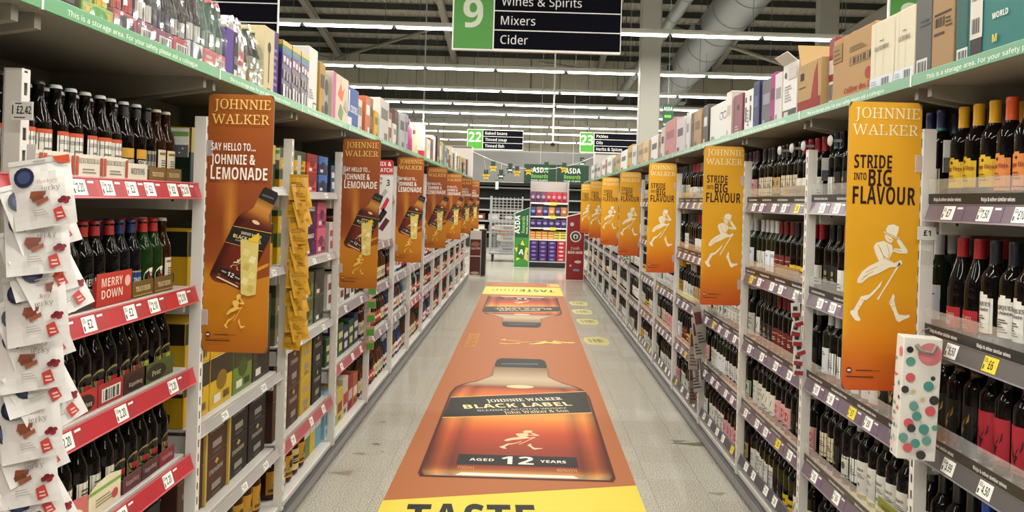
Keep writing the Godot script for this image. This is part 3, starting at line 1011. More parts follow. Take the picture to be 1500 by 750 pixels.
# ---------------------------------------------------------------- hanging signs
func aisle_sign(called_words: String, x0: float, x1: float, split: float, y0: float, y1: float, deep: float, number: String, lines: Array):
	var o := thing("aisle_sign", called_words, "sign", at(0, 0, deep), "hanging aisle number signs")
	var cx := (x0 + x1) * 0.5
	var w := x1 - x0
	var h := y1 - y0
	part(o, "frame", Shape.new().ink("e9e9e5").box(Vector3(cx, (y0 + y1) * 0.5, 0), Vector3(w, h, 0.04), 0.004).mesh(), vm(0.5))
	var b := 0.018
	var g := Shape.new().ink("35881a").box(Vector3((x0 + split) * 0.5 + b * 0.3, (y0 + y1) * 0.5, 0.021), Vector3(split - x0 - b * 1.2, h - 2 * b, 0.006))
	part(o, "number_panel", g.mesh(), vm(0.45))
	var t := Shape.new()
	t.T = Transform3D(Basis(), Vector3(0, 0, 0.0245))
	t.lay = 1
	if number:
		t.ink("c9d2c0").text(number, (x0 + split) * 0.5, y0 + h * 0.36, 0.3, 0.0 if number.length() == 1 else 0.4, 1)
		part(o, "lettering", t.mesh(), vm(0.6))
	var n := lines.size()
	var rh := (h - b * 2) / n
	for i in n:
		var cy := y1 - b - rh * (i + 0.5)
		var p := part(o, "text_panel", Shape.new().ink("0e1116").box(Vector3((split + x1) * 0.5, cy, 0.021), Vector3(x1 - split - b, rh - b * 0.7, 0.006)).mesh(), vm(0.9, 0.2))
		if lines[i]:
			var s := Shape.new()
			s.T = Transform3D(Basis(), Vector3(0, 0, 0.0245))
			s.lay = 1
			var ww: float = Shape.letters(lines[i], 0, 4.0)[3] * 0.088 / 0.714
			s.ink("d8dad8").text(lines[i], split + 0.075 + ww * 0.5, cy - 0.045, 0.088, 0.0, 0)
			part(p, "lettering", s.mesh(), vm(0.6))
	for e in [x0 + w * 0.15, x1 - w * 0.15]:
		part(o, "suspension_wire", Shape.new().ink("aaaaaa").box(Vector3(e, (y1 + 9.0) * 0.5, 0), Vector3(0.006, 9.0 - y1, 0.006)).mesh(), vm(0.5))

func hanging_signs():
	aisle_sign("green and black hanging sign for aisle 9, wines and cider", -0.82, 0.92, -0.395, 3.14, 3.77, 8.1, "9", ["Wines & Spirits", "Mixers", "Cider"])
	aisle_sign("black hanging sign ending in towels at the upper left", -4.35, -2.615, -3.93, 3.145, 3.775, 8.1, "", ["", "         towels", ""])
	aisle_sign("green hanging sign with number 8 behind the boxes at right", 3.665, 5.4, 4.095, 3.22, 3.85, 8.1, "8", ["N", "", ""])
	aisle_sign("green and black hanging sign 22, baked beans and soup", -1.917, -0.169, -1.432, 3.165, 3.794, 24.55, "22", ["Baked beans", "Tinned soup", "Tinned fish"])
	aisle_sign("green and black hanging sign 23, pickles and oils", 1.608, 3.381, 2.046, 3.165, 3.80, 24.55, "23", ["Pickles", "Oils", "Herbs & Spices"])
	# slim rod with a sensor at its end
	var rod := thing("sensor_rod", "slim white rod hanging from the roof with black tip", "rod", at(0.62, 0, 20.0))
	part(rod, "tube", Shape.new().ink("e6e6e2").tube([Vector3(0, 3.1, 0), Vector3(0, 9.0, 0)], 0.022, 10).mesh(), vm(0.4))
	part(rod, "sensor_tip", Shape.new().ink("1a1a1a").lathe([Vector2(0, 3.0), Vector2(0.05, 3.02), Vector2(0.06, 3.09), Vector2(0.02, 3.11), Vector2(0, 3.11)], 12).mesh(), vm(0.4))
	# small green sign beside the column
	var g := Shape.new().ink("b8b8b4").box(Vector3(0, 4.3, 0), Vector3(0.008, 7.8, 0.008)).ink("17543a").box(Vector3(0, 0, 0), Vector3(0.2, 0.83, 0.03), 0.004)
	g.T = Transform3D(Basis(), Vector3(0, -0.41, 0.0155))
	g.lay = 1
	g.ink("e8efe8").text("Rewards", 0.0, 0.42, 0.04, 0.16, 1).ink("f0f4f0").text("ASDA", 0.0, 0.7, 0.07, 0.17, 1).ink("7cc04a").rect(-0.07, 0.57, 0.13, 0.05).ink("e8efe8").rect(-0.07, 0.32, 0.14, 0.05)
	whole("green_sign", "narrow dark green hanging sign beside the grey column", "sign", g.mesh(), vm(0.5), at(2.63, 3.1, 14.9))


# ---------------------------------------------------------------- bottles
const PROFILE := {
	"wine": [[0, 0.004], [0.030, 0.0], [0.036, 0.003], [0.0372, 0.009], [0.0372, 0.186], [0.0358, 0.199], [0.031, 0.211], [0.0215, 0.223], [0.0162, 0.236], [0.0148, 0.252], [0.0148, 0.287]],
	"burgundy": [[0, 0.004], [0.034, 0.0], [0.039, 0.004], [0.0402, 0.01], [0.0402, 0.14], [0.0385, 0.163], [0.0325, 0.19], [0.023, 0.219], [0.0165, 0.243], [0.0148, 0.262], [0.0148, 0.288]],
	"cider": [[0, 0.003], [0.026, 0.0], [0.0315, 0.003], [0.0325, 0.008], [0.0325, 0.128], [0.0312, 0.142], [0.0262, 0.158], [0.0185, 0.176], [0.0145, 0.195], [0.0128, 0.222], [0.0138, 0.224], [0.0138, 0.23], [0.0125, 0.232]],
	"big": [[0, 0.005], [0.036, 0.0], [0.048, 0.008], [0.0515, 0.02], [0.0515, 0.14], [0.049, 0.165], [0.041, 0.19], [0.027, 0.21], [0.016, 0.22], [0.0145, 0.235]],
	"spirit": [[0, 0.004], [0.033, 0.0], [0.037, 0.003], [0.038, 0.009], [0.038, 0.165], [0.035, 0.182], [0.024, 0.2], [0.0155, 0.212], [0.014, 0.25]],
}
const STOPPER := {
	"wine": [[0.0166, 0.236], [0.0158, 0.25], [0.0156, 0.283], [0.0162, 0.285], [0.0162, 0.297], [0.0148, 0.301], [0, 0.3015]],
	"burgundy": [[0.0172, 0.243], [0.0158, 0.262], [0.0156, 0.283], [0.0162, 0.285], [0.0162, 0.297], [0.0148, 0.301], [0, 0.3015]],
	"cider": [[0.0155, 0.2275], [0.0158, 0.229], [0.0142, 0.2355], [0.012, 0.2375], [0, 0.238]],
	"big": [[0.0165, 0.226], [0.0165, 0.243], [0.015, 0.246], [0, 0.246]],
	"spirit": [[0.0165, 0.232], [0.0165, 0.272], [0.015, 0.275], [0, 0.275]],
}
const BODY_R := {"wine": 0.0372, "burgundy": 0.0402, "cider": 0.0325, "big": 0.0515, "spirit": 0.038}

func prof(a: Array) -> Array:
	return a.map(func(p): return Vector2(p[0], p[1]))

func glass(k: String) -> StandardMaterial3D:
	return plain(k, 0.05, 0.0, 0.36)

# key: kind, glass colour, stopper colour, words, label width, label foot, label height, paper, print
func design(key: String, kind: String, glass_: String, cap: String, words: String, w: float, y0: float, h: float, paper: String, print_ := [], shape := "", neck := ""):
	var R: float = BODY_R[kind]
	var s := Shape.new()
	s.R = R
	s.lay = 1
	if w > 0.0:
		s.ink(paper)
		if shape == "crest":
			s.rect(-w * 0.5, y0, w, h * 0.86)
			s.rect(-w * 0.3, y0 + h * 0.86, w * 0.6, h * 0.08).rect(-w * 0.12, y0 + h * 0.94, w * 0.24, h * 0.06)
		elif shape == "oval":
			s.ell(0, y0 + h * 0.5, w * 0.5, h * 0.5, 20)
		elif shape == "arch":
			s.rect(-w * 0.5, y0, w, h * 0.6).ell(0, y0 + h * 0.6, w * 0.5, h * 0.4, 20)
		else:
			s.rect(-w * 0.5, y0, w, h)
		s.ops(print_, w, h, y0)
	var nk: Mesh = null
	if neck:
		var q := Shape.new().ink(neck)
		var pr := {"cider": [[0.0152, 0.195], [0.0137, 0.2222]], "wine": [[0.0176, 0.232], [0.0165, 0.242]], "burgundy": [[0.0176, 0.24], [0.0168, 0.25]], "spirit": [[0.0152, 0.22], [0.0148, 0.236]], "big": [[0.03, 0.208], [0.018, 0.219]]}
		nk = q.lathe(prof(pr[kind]), 12).mesh()
	designs[key] = {"kind": kind, "words": words, "label": s.mesh() if s.v.size() else null, "neck": nk, "glass": glass(glass_), "cap": plain(cap, 0.35),
		"body": cached("body" + kind, func(): return Shape.new().lathe(prof(PROFILE[kind]), 16).mesh()), "stop": cached("stop" + kind, func(): return Shape.new().lathe(prof(STOPPER[kind]), 14).mesh())}

func bottle(key: String, xf: Transform3D, label: String, group: String):
	var d: Dictionary = designs[key]
	var called: String = {"wine": "wine_bottle", "burgundy": "wine_bottle", "cider": "cider_bottle", "big": "plastic_bottle", "spirit": "spirit_bottle"}[d.kind]
	single[called] = single.get(called, 0) + 1
	var o := thing(called, label, "bottle", xf, group)
	part(o, "bottle_body", d.body, d.glass)
	part(o, {"wine": "foil_capsule", "burgundy": "foil_capsule", "cider": "crown_cap", "big": "screw_cap", "spirit": "screw_cap"}[d.kind], d.stop, d.cap)
	if d.label:
		part(o, "paper_label", d.label, vm(0.55))
	if d.neck:
		part(o, "neck_band", d.neck, vm(0.45))

func make_designs():
	var dark := "0d0b09"
	var brown := "1a0d05"
	# wines
	design("gold", "wine", dark, "e0a81e", "yellow-capped yellow-label wine bottle", 0.078, 0.052, 0.092, "dcb62c", [["e", 0.5, 0.83, 0.06, 0.05, "3a2412"], ["t", "Campo Viejo", 0.5, 0.56, 0.13, 0.84, 3, "8c2d1a"], ["l", 0.3, 0.2, 0.4, 0.26, 3, "8a6a20"]], "crest")
	design("amber", "wine", dark, "dc5a22", "orange-capped orange-label wine bottle", 0.078, 0.052, 0.092, "dd8a44", [["e", 0.5, 0.83, 0.06, 0.05, "3a2412"], ["t", "Campo Viejo", 0.5, 0.56, 0.13, 0.84, 3, "7c2a24"], ["l", 0.3, 0.2, 0.4, 0.26, 3, "8a4a20"], ["r", 0.0, -0.12, 1.0, 0.09, "d8803c"]], "crest")
	design("navyteal", "wine", dark, "1c2350", "navy-capped white-label wine bottle", 0.07, 0.03, 0.08, "dedcd6", [["p", [0.0, 0.6, 0.35, 0.2, 0.5, 0.2, 0.1, 0.75], "8c2f36"], ["r", 0.3, 0.76, 0.12, 0.14, "222222"]], "", "147a78")
	design("scarlet", "burgundy", dark, "a3222a", "red-capped wine bottle with red label", 0.086, 0.03, 0.062, "a81e2a", [["t", "el Toro", 0.5, 0.55, 0.2, 0.6, 2, "e8c8c0"], ["l", 0.3, 0.15, 0.4, 0.2, 2, "d8a0a0"]])
	design("marquis", "wine", dark, "20222f", "wine bottle with tall white label", 0.075, 0.04, 0.115, "e4e2da", [["e", 0.25, 0.92, 0.06, 0.035, "222222"], ["t", "MARQUES", 0.5, 0.66, 0.1, 0.82, 3, "2a2a28"], ["t", "de Ponte", 0.5, 0.54, 0.08, 0.7, 3, "2a2a28"], ["l", 0.12, 0.12, 0.6, 0.34, 6, "55534e"]], "crest")
	var bull := [0.5, 0.32, 0.42, 0.5, 0.3, 0.6, 0.14, 0.78, 0.16, 0.56, 0.3, 0.44, 0.44, 0.2, 0.5, 0.1, 0.56, 0.2, 0.7, 0.44, 0.84, 0.56, 0.86, 0.78, 0.7, 0.6, 0.58, 0.5]
	design("goldbull", "wine", dark, "141313", "black wine bottle with gold bull", 0.075, 0.05, 0.1, "141210", [["p", bull, "b98e3a"], ["l", 0.3, 0.0, 0.4, 0.08, 1, "8a6a30"]], "", "6a5424")
	design("redbull", "wine", dark, "141313", "wine bottle with red bull label", 0.082, 0.03, 0.125, "ab2334", [["p", bull.map(func(x): return x * 0.8 + 0.1), "241012"], ["l", 0.25, 0.05, 0.5, 0.08, 1, "5c1018"]])
	design("royal", "wine", dark, "1a1c2e", "wine bottle with blue label", 0.078, 0.035, 0.11, "22347a", [["e", 0.5, 0.78, 0.08, 0.06, "d8a83c"], ["r", 0.15, 0.5, 0.7, 0.1, "d8b04a"], ["l", 0.25, 0.15, 0.5, 0.2, 2, "a8b0d0"]])
	design("bluefoil", "wine", dark, "1f47b0", "blue-capped wine bottle with white label", 0.074, 0.05, 0.09, "cfcdc4", [["p", [0.2, 0.35, 0.5, 0.5, 0.8, 0.4, 0.5, 0.62], "2a2a2a"]])
	design("cream", "wine", dark, "191817", "black wine bottle with cream label", 0.072, 0.04, 0.1, "d9d0b4", [["r", 0.1, 0.78, 0.8, 0.03, "7a2a22"], ["l", 0.2, 0.42, 0.6, 0.26, 3, "4a443a"], ["r", 0.1, 0.14, 0.8, 0.03, "7a2a22"]])
	design("ivory", "wine", dark, "2a2624", "black wine bottle with ivory label", 0.082, 0.02, 0.125, "d6d4cc", [["t", "vino", 0.5, 0.7, 0.1, 0.5, 3, "2d2b28"], ["l", 0.2, 0.5, 0.6, 0.15, 3, "5a5852"], ["e", 0.5, 0.3, 0.08, 0.05, "8a7a5a"]])
	design("frame", "wine", dark, "7c7a74", "silver-capped wine bottle with framed label", 0.07, 0.03, 0.085, "cfd3c8", [["r", 0.08, 0.08, 0.84, 0.84, "2e3a34"], ["r", 0.13, 0.13, 0.74, 0.74, "d2d4c8"], ["e", 0.5, 0.55, 0.16, 0.18, "4a5a50"]])
	design("maroon", "wine", dark, "6b1a22", "maroon-capped wine bottle with maroon label", 0.078, 0.03, 0.1, "6a2026", [["r", 0.1, 0.72, 0.8, 0.04, "d0b070"], ["l", 0.25, 0.4, 0.5, 0.2, 2, "d8c0a0"]])
	design("sketch", "wine", dark, "151414", "black wine bottle with picture label", 0.078, 0.035, 0.105, "e0ddd2", [["p", [0.15, 0.3, 0.4, 0.7, 0.5, 0.5, 0.65, 0.75, 0.88, 0.28, 0.5, 0.38], "50504c"], ["l", 0.2, 0.1, 0.6, 0.12, 2, "3a3a38"], ["e", 0.3, 0.8, 0.07, 0.06, "b8433a"]])
	design("oranget", "wine", dark, "171615", "black wine bottle with tan label", 0.055, 0.05, 0.085, "b99a6a", [["e", 0.5, 0.65, 0.2, 0.18, "6a4a2a"], ["l", 0.2, 0.15, 0.6, 0.22, 2, "50381e"]])
	design("pinkl", "wine", dark, "3a1420", "wine bottle with pale pink label", 0.076, 0.035, 0.1, "d9a8a8", [["e", 0.5, 0.55, 0.26, 0.24, "b24a5c"], ["l", 0.25, 0.08, 0.5, 0.14, 2, "5a2a34"]])
	design("yellowl", "wine", dark, "20201e", "black wine bottle with yellow band", 0.08, 0.045, 0.05, "e0bc1e", [["r", 0.2, 0.3, 0.6, 0.3, "5a4410"], ["r", 0.0, -0.5, 1.0, 0.36, "c26a1c"]])
	design("bluew", "wine", "1d2414", "c9cdd2", "silver-capped wine bottle with blue label", 0.08, 0.03, 0.11, "dfe4ea", [["p", [0.0, 0.3, 0.3, 0.55, 0.55, 0.35, 1.0, 0.6, 1.0, 0.2, 0.0, 0.1], "4a78b8"], ["l", 0.2, 0.72, 0.6, 0.16, 2, "2a4a80"]])
	design("silverb", "wine", "10120c", "b8babd", "silver-capped wine bottle with white label", 0.074, 0.04, 0.09, "e4e4e0", [["l", 0.2, 0.3, 0.6, 0.4, 4, "5a5a58"]])
	design("darkl", "wine", dark, "121110", "black wine bottle with dark label", 0.07, 0.04, 0.09, "24211d", [["e", 0.5, 0.62, 0.14, 0.12, "9a8a5a"], ["l", 0.2, 0.2, 0.6, 0.24, 3, "b0a890"]])
	design("redfoil", "wine", dark, "9b1c26", "red-capped wine bottle with white label", 0.078, 0.035, 0.085, "dcd9cf", [["p", [0.05, 0.7, 0.5, 0.95, 0.95, 0.7, 0.5, 0.5], "b8b4a6"], ["l", 0.15, 0.12, 0.7, 0.3, 2, "4a4844"]])
	# ciders
	var peach := [["r", 0.0, 0.9, 1.0, 0.1, "c9532e"], ["t", "REKORDERLIG", 0.5, 0.7, 0.09, 0.86, 2, "3a3630"], ["l", 0.3, 0.52, 0.4, 0.1, 1, "77706a"]]
	design("berryw", "cider", "0f0a06", "d6d8d8", "cider bottle with white berry label", 0.062, 0.012, 0.105, "e6e2da", peach + [["e", 0.5, 0.24, 0.1, 0.13, "b2383c"], ["e", 0.64, 0.34, 0.08, 0.09, "5a7a34"]])
	design("mangow", "cider", "0f0a06", "2a2a2c", "cider bottle with white mango label", 0.062, 0.012, 0.105, "e6e2da", peach + [["e", 0.5, 0.24, 0.12, 0.12, "d8ae34"], ["e", 0.36, 0.32, 0.07, 0.08, "6a8a3c"]])
	design("stow", "cider", "0e0906", "cfd0d0", "cider bottle with black-yellow label", 0.064, 0.012, 0.085, "1a1815", [["r", 0.0, 0.66, 1.0, 0.34, "c9962c"], ["t", "STOWFORD", 0.5, 0.44, 0.16, 0.84, 1, "e6e0d0"], ["t", "PRESS", 0.5, 0.2, 0.16, 0.56, 1, "e6e0d0"]], "", "1b1a19")
	design("oldw", "cider", "0e0906", "151515", "dark cider bottle with grey label", 0.06, 0.012, 0.085, "8b8880", [["r", 0.08, 0.6, 0.84, 0.28, "2e2c28"], ["l", 0.15, 0.15, 0.7, 0.34, 3, "3a3834"]], "", "232120")
	design("thgold", "cider", "2a1405", "c9c4b4", "amber cider bottle with cream label", 0.056, 0.03, 0.075, "d8d0b8", [["l", 0.2, 0.2, 0.6, 0.4, 4, "4a443a"], ["r", 0.1, 0.78, 0.8, 0.1, "8a6a2a"]])
	design("aspall", "cider", "0c0907", "16110d", "cider bottle with white oval label", 0.06, 0.02, 0.062, "dcdad4", [["t", "ASPALL", 0.5, 0.4, 0.24, 0.8, 1, "1e1c1a"], ["l", 0.3, 0.18, 0.4, 0.12, 1, "4a4844"], ["e", 0.5, 0.8, 0.08, 0.06, "6a6258"]], "oval", "8c1f24")
	design("merry", "cider", "0b0907", "8e1c1c", "red-necked cider bottle with silver lettering", 0.062, 0.02, 0.075, "23201d", [["t", "MERRY", 0.5, 0.52, 0.26, 0.8, 1, "c9c6bc"], ["t", "DOWN", 0.5, 0.16, 0.26, 0.8, 1, "c9c6bc"]], "arch", "a52a26")
	design("thblue", "cider", "0b0d12", "20305a", "dark cider bottle with blue label", 0.062, 0.02, 0.06, "223c7c", [["t", "THATCHERS", 0.5, 0.4, 0.22, 0.84, 1, "dfe2ea"], ["r", 0.0, 0.9, 1.0, 0.06, "b8a05a"]], "", "1f2f60")
	design("katy", "cider", "16300f", "b0242a", "green cider bottle with red neck", 0.058, 0.02, 0.062, "e2ddc8", [["t", "THATCHERS", 0.5, 0.66, 0.11, 0.7, 1, "4a2a24"], ["t", "KATY", 0.5, 0.38, 0.22, 0.52, 1, "a8242a"], ["e", 0.5, 0.2, 0.07, 0.07, "a8242a"]], "oval", "b42a2c")
	design("brother", "cider", "140b05", "7a2018", "dark cider bottle with amber label", 0.06, 0.02, 0.08, "d28a2a", [["r", 0.1, 0.35, 0.8, 0.3, "221a14"], ["t", "BROTHERS", 0.5, 0.42, 0.16, 0.74, 1, "f0e6c8"], ["e", 0.25, 0.82, 0.1, 0.1, "f0c050"], ["e", 0.72, 0.16, 0.12, 0.11, "b8561e"]], "", "a8342a")
	design("kopred", "cider", "0c0806", "151210", "cider bottle with arched berry label", 0.058, 0.02, 0.08, "8a7a4a", [["e", 0.5, 0.58, 0.44, 0.34, "1c130e"], ["e", 0.38, 0.5, 0.12, 0.13, "b0262a"], ["e", 0.6, 0.46, 0.11, 0.12, "a81f2c"], ["r", 0.1, 0.06, 0.8, 0.2, "1c130e"], ["t", "Kopparberg", 0.5, 0.1, 0.1, 0.7, 2, "e0d8c0"]], "arch")
	design("kopear", "cider", "0c0806", "151210", "cider bottle with arched pear label", 0.058, 0.02, 0.08, "8a7a4a", [["e", 0.5, 0.58, 0.44, 0.34, "1c130e"], ["e", 0.42, 0.48, 0.12, 0.15, "a8b83a"], ["e", 0.6, 0.5, 0.1, 0.14, "c0c048"], ["r", 0.1, 0.06, 0.8, 0.2, "1c130e"], ["t", "Kopparberg", 0.5, 0.1, 0.1, 0.7, 2, "e0d8c0"]], "arch")
	design("outg", "cider", "0d0a07", "b9bdbb", "silver-capped cider bottle with lime label", 0.06, 0.012, 0.09, "dfe0cc", [["e", 0.5, 0.3, 0.2, 0.16, "7aa83c"], ["l", 0.2, 0.62, 0.6, 0.24, 2, "4a5a3a"]])
	design("outr", "cider", "0d0a07", "b9bdbb", "silver-capped cider bottle with melon label", 0.06, 0.012, 0.09, "e3dccb", [["e", 0.5, 0.3, 0.2, 0.16, "b8484a"], ["l", 0.2, 0.62, 0.6, 0.24, 2, "5a4a3a"]])
	# big plastic cider bottles, spirits
	design("litre", "big", "3a1a06", "1c1a18", "big brown plastic cider bottle with gold label", 0.12, 0.03, 0.11, "c08a22", [["e", 0.5, 0.6, 0.16, 0.2, "2a2a1a"], ["r", 0.1, 0.1, 0.8, 0.14, "5a3a10"], ["e", 0.3, 0.4, 0.06, 0.07, "3a8a80"]])
	design("litreb", "big", "2a1206", "161412", "big brown plastic cider bottle with cream label", 0.12, 0.03, 0.11, "cbb98a", [["r", 0.06, 0.3, 0.88, 0.4, "1e1a16"], ["l", 0.2, 0.4, 0.6, 0.2, 2, "d8c890"]])
	design("whisk", "spirit", "4a2208", "1a1816", "amber spirit bottle with cream label", 0.08, 0.03, 0.09, "d2c6a0", [["l", 0.2, 0.3, 0.6, 0.4, 3, "4a3a2a"]])
	design("gin", "spirit", "8ea39a", "c4c6c6", "clear spirit bottle with white label", 0.08, 0.03, 0.09, "e0e0dc", [["e", 0.5, 0.55, 0.2, 0.2, "3a5a8a"]])
	design("rum", "spirit", "14100c", "8a1c1c", "dark spirit bottle with red cap", 0.08, 0.03, 0.09, "a83030", [["r", 0.15, 0.35, 0.7, 0.25, "e8dcc0"]])
	design("vodka", "spirit", "1c2e52", "b8bcc2", "blue spirit bottle with silver cap", 0.08, 0.03, 0.09, "dfe3ea", [["r", 0.2, 0.3, 0.6, 0.3, "b02a30"]])

# one row of bottles on a shelf, from the near end; seq is [design, how many] in turn
func row_of(side: int, b: int, level: int, y: float, inward: float, row: String, seq: Array, d_from: float, d_to: float, step := 0.0, limit := 999):
	var deep := d_from
	var k := 0
	var levels := shelf_plan(side, b).size()
	var shelf_word: String = "lowest shelf" if level == levels else ("top-row shelf" if level == 0 else ORD[level] + " shelf")
	var i := 0
	while deep < d_to:
		var e: Array = seq[i % seq.size()]
		i += 1
		for q in e[1]:
			if deep > d_to:
				return
			var kind: String = designs[e[0]].kind
			var pitch: float = step if step > 0.0 else BODY_R[kind] * 2.0 + 0.004
			deep += pitch * 0.5
			var xf := run(side, deep + rng.randf_range(-0.0015, 0.0015), y + 0.0005, inward + rng.randf_range(-0.004, 0.004), rng.randf_range(-0.22, 0.22))
			deep += pitch * 0.5
			k += 1
			var called := "wine" if kind == "burgundy" else kind
			if k > 20 or single.get({"wine": "wine_bottle", "cider": "cider_bottle", "big": "plastic_bottle", "spirit": "spirit_bottle"}[called], 0) >= limit:
				spare(e[0], xf)
				continue
			bottle(e[0], xf, "%s, %s in %s, %s, %s" % [designs[e[0]].words, ORD[k - 1], row, shelf_word, bay_words(side, b)], "%s bottles on the %s run" % [called, "left" if side < 0 else "right"])

func spare(key: String, xf: Transform3D):
	if not stuff.has(key):
		stuff[key] = []
	stuff[key].append(xf)

func make_stuff():
	# what stands too far off, or too far back, to be told apart: one object for each kind of bottle
	var names := {}
	for key in stuff:
		var d: Dictionary = designs[key]
		var m := ArrayMesh.new()
		var mats := []
		for e in [[d.body, d.glass], [d.stop, d.cap], [d.label, vm(0.55)]]:
			if e[0]:
				m.add_surface_from_arrays(Mesh.PRIMITIVE_TRIANGLES, e[0].surface_get_arrays(0))
				m.surface_set_material(m.get_surface_count() - 1, e[1])
		var o := multi(numbered({"wine": "distant_wine_bottles", "burgundy": "distant_wine_bottles", "cider": "distant_cider_bottles", "big": "distant_plastic_bottles", "spirit": "distant_spirit_bottles"}[d.kind]), m, stuff[key], [], null)
		tag(o, "rows of %s farther along and behind" % d.words, "bottles", "", "stuff")


# ---------------------------------------------------------------- cartons and packs
# a box whose front faces the aisle; prints are lists for the front, and for the end that faces the viewer
func carton(called: String, label: String, category: String, xf: Transform3D, size: Vector3, tone: String, front := [], end := [], side := 1, group := "", rough := 0.6, top := "") -> Node3D:
	var o := thing(called, label, category, xf, group)
	part(o, "box", Shape.new().ink(tone).box(Vector3(0, size.y * 0.5, -size.z * 0.5), size, 0.0025).mesh(), vm(rough))
	var s := Shape.new()
	s.T = Transform3D(Basis(), Vector3(0, 0, 0.0002))
	s.ops(front, size.x * 0.985, size.y * 0.985, size.y * 0.005)
	s.lay = 0
	s.T = Transform3D(Basis(Vector3.UP, side * PI / 2), Vector3(side * (size.x * 0.5 + 0.0002), 0, -size.z * 0.5))
	s.ops(end, size.z * 0.985, size.y * 0.985, size.y * 0.005)
	if s.v.size():
		part(o, "print", s.mesh(), vm(rough))
	if top:
		# flaps and tape on the top face
		part(o, "tape", Shape.new().ink(top).box(Vector3(0, size.y + 0.0006, -size.z * 0.5), Vector3(0.05, 0.0012, size.z * 0.99)).mesh(), vm(0.35))
	return o

# bottles in a card tray under shrink film
func film_pack(label: String, xf: Transform3D, size: Vector3, n: int, body: String, cap: String, tray: Array, tray_print: Array, side: int, lab := "dcd8d0"):
	var o := thing("shrink_wrapped_pack", label, "multipack", xf, "shrink-wrapped packs on the top shelf")
	var th := size.y * 0.3
	var t := Shape.new().ink(tray[0]).box(Vector3(0, th * 0.5, -size.z * 0.5), Vector3(size.x, th, size.z), 0.003)
	t.T = Transform3D(Basis(), Vector3(0, 0, 0.0002))
	t.ops(tray_print, size.x, th)
	t.lay = 0
	t.T = Transform3D(Basis(Vector3.UP, side * PI / 2), Vector3(side * (size.x * 0.5 + 0.0002), 0, -size.z * 0.5))
	t.ops(tray_print, size.z, th)
	part(o, "card_tray", t.mesh(), vm(0.5))
	var r := size.x / n * 0.46
	var k := r / 0.0325
	var sy := (size.y - 0.012) / 0.238
	var rows := maxi(2, int(size.z / (2 * r)))
	for i in n:
		for j in mini(rows, 3):
			var p := Transform3D(Basis.from_scale(Vector3(k, sy, k)), Vector3(-size.x * 0.5 + size.x * (i + 0.5) / n, 0.004, -r * 1.1 - j * r * 2.05))
			var bt := part(o, "bottle", cached("bodycider", func(): return Shape.new().lathe(prof(PROFILE["cider"]), 16).mesh()), glass(body), p)
			part(bt, "cap", cached("stopcider", func(): return Shape.new().lathe(prof(STOPPER["cider"]), 14).mesh()), plain(cap, 0.35))
			part(bt, "label", cached("packlabel" + lab, func():
				var q := Shape.new().ink(lab)
				q.R = 0.0325
				q.lay = 1
				return q.rect(-0.03, 0.075, 0.06, 0.05).mesh()), vm(0.5))
	# film: follows the pack, drawn in towards the caps, creased
	var f := Shape.new()
	var ns := FastNoiseLite.new()
	ns.frequency = 14.0
	ns.seed = int(size.x * 1000) + n
	var ring := func(v: float) -> Array:
		var pull := smoothstep(0.55, 1.0, v) * 0.22
		var pts := []
		for e in 24:
			var a := TAU * e / 24.0
			var q := Vector2(cos(a), sin(a))
			q = q / maxf(absf(q.x), absf(q.y))
			var wob := 0.004 * ns.get_noise_3d(q.x * 0.3, v * 0.35, q.y * 0.3)
			pts.append(Vector3(q.x * (size.x * 0.5 + 0.002 + wob) * (1 - pull), v * (size.y + 0.004), -size.z * 0.5 + q.y * (size.z * 0.5 + 0.002 + wob) * (1 - pull)))
		return pts
	for i in 8:
		var lo: Array = ring.call(i / 8.0)
		var hi: Array = ring.call((i + 1) / 8.0)
		for e in 24:
			var a: Vector3 = lo[e]
			var b: Vector3 = lo[(e + 1) % 24]
			var c2: Vector3 = hi[(e + 1) % 24]
			var d: Vector3 = hi[e]
			var nn := (c2 - a).cross(d - b).normalized()
			var out := (a + c2) * 0.5 - Vector3(0, (a.y + c2.y) * 0.5, -size.z * 0.5)
			f.quad(a, b, c2, d, nn if nn.dot(out) > 0 else -nn)
	part(o, "shrink_film", f.mesh(), clear("f4f6f6", 0.05, 0.06))

# an open tray of printed card in front of bottles on a shelf
func shelf_tray(xf: Transform3D, w: float, h: float, tone: String, print_: Array, label: String, group := "card trays in front of the cider bottles", wave := false):
	var o := thing("display_tray", label, "card tray", xf, group)
	var s := Shape.new().ink(tone).box(Vector3(0, h * 0.5, 0), Vector3(w, h, 0.0025), 0.0008)
	if wave:
		s.T = Transform3D(Basis(), Vector3(0, 0, 0.0012))
		s.poly(PackedVector2Array([Vector2(-w * 0.5, h), Vector2(w * 0.5, h), Vector2(w * 0.5, h * 1.18), Vector2(w * 0.1, h * 1.35), Vector2(-w * 0.3, h * 1.22)]))
	part(o, "front_card", s.mesh(), vm(0.5))
	var p := Shape.new()
	p.T = Transform3D(Basis(), Vector3(0, 0, 0.0014))
	p.ops(print_, w, h)
	if p.v.size():
		part(o, "print", p.mesh(), vm(0.5))
	part(o, "side_flap", Shape.new().ink(tone).box(Vector3(-w * 0.5 + 0.001, h * 0.4, -0.006), Vector3(0.002, h * 0.8, 0.011)).box(Vector3(w * 0.5 - 0.001, h * 0.4, -0.006), Vector3(0.002, h * 0.8, 0.011)).mesh(), vm(0.6))

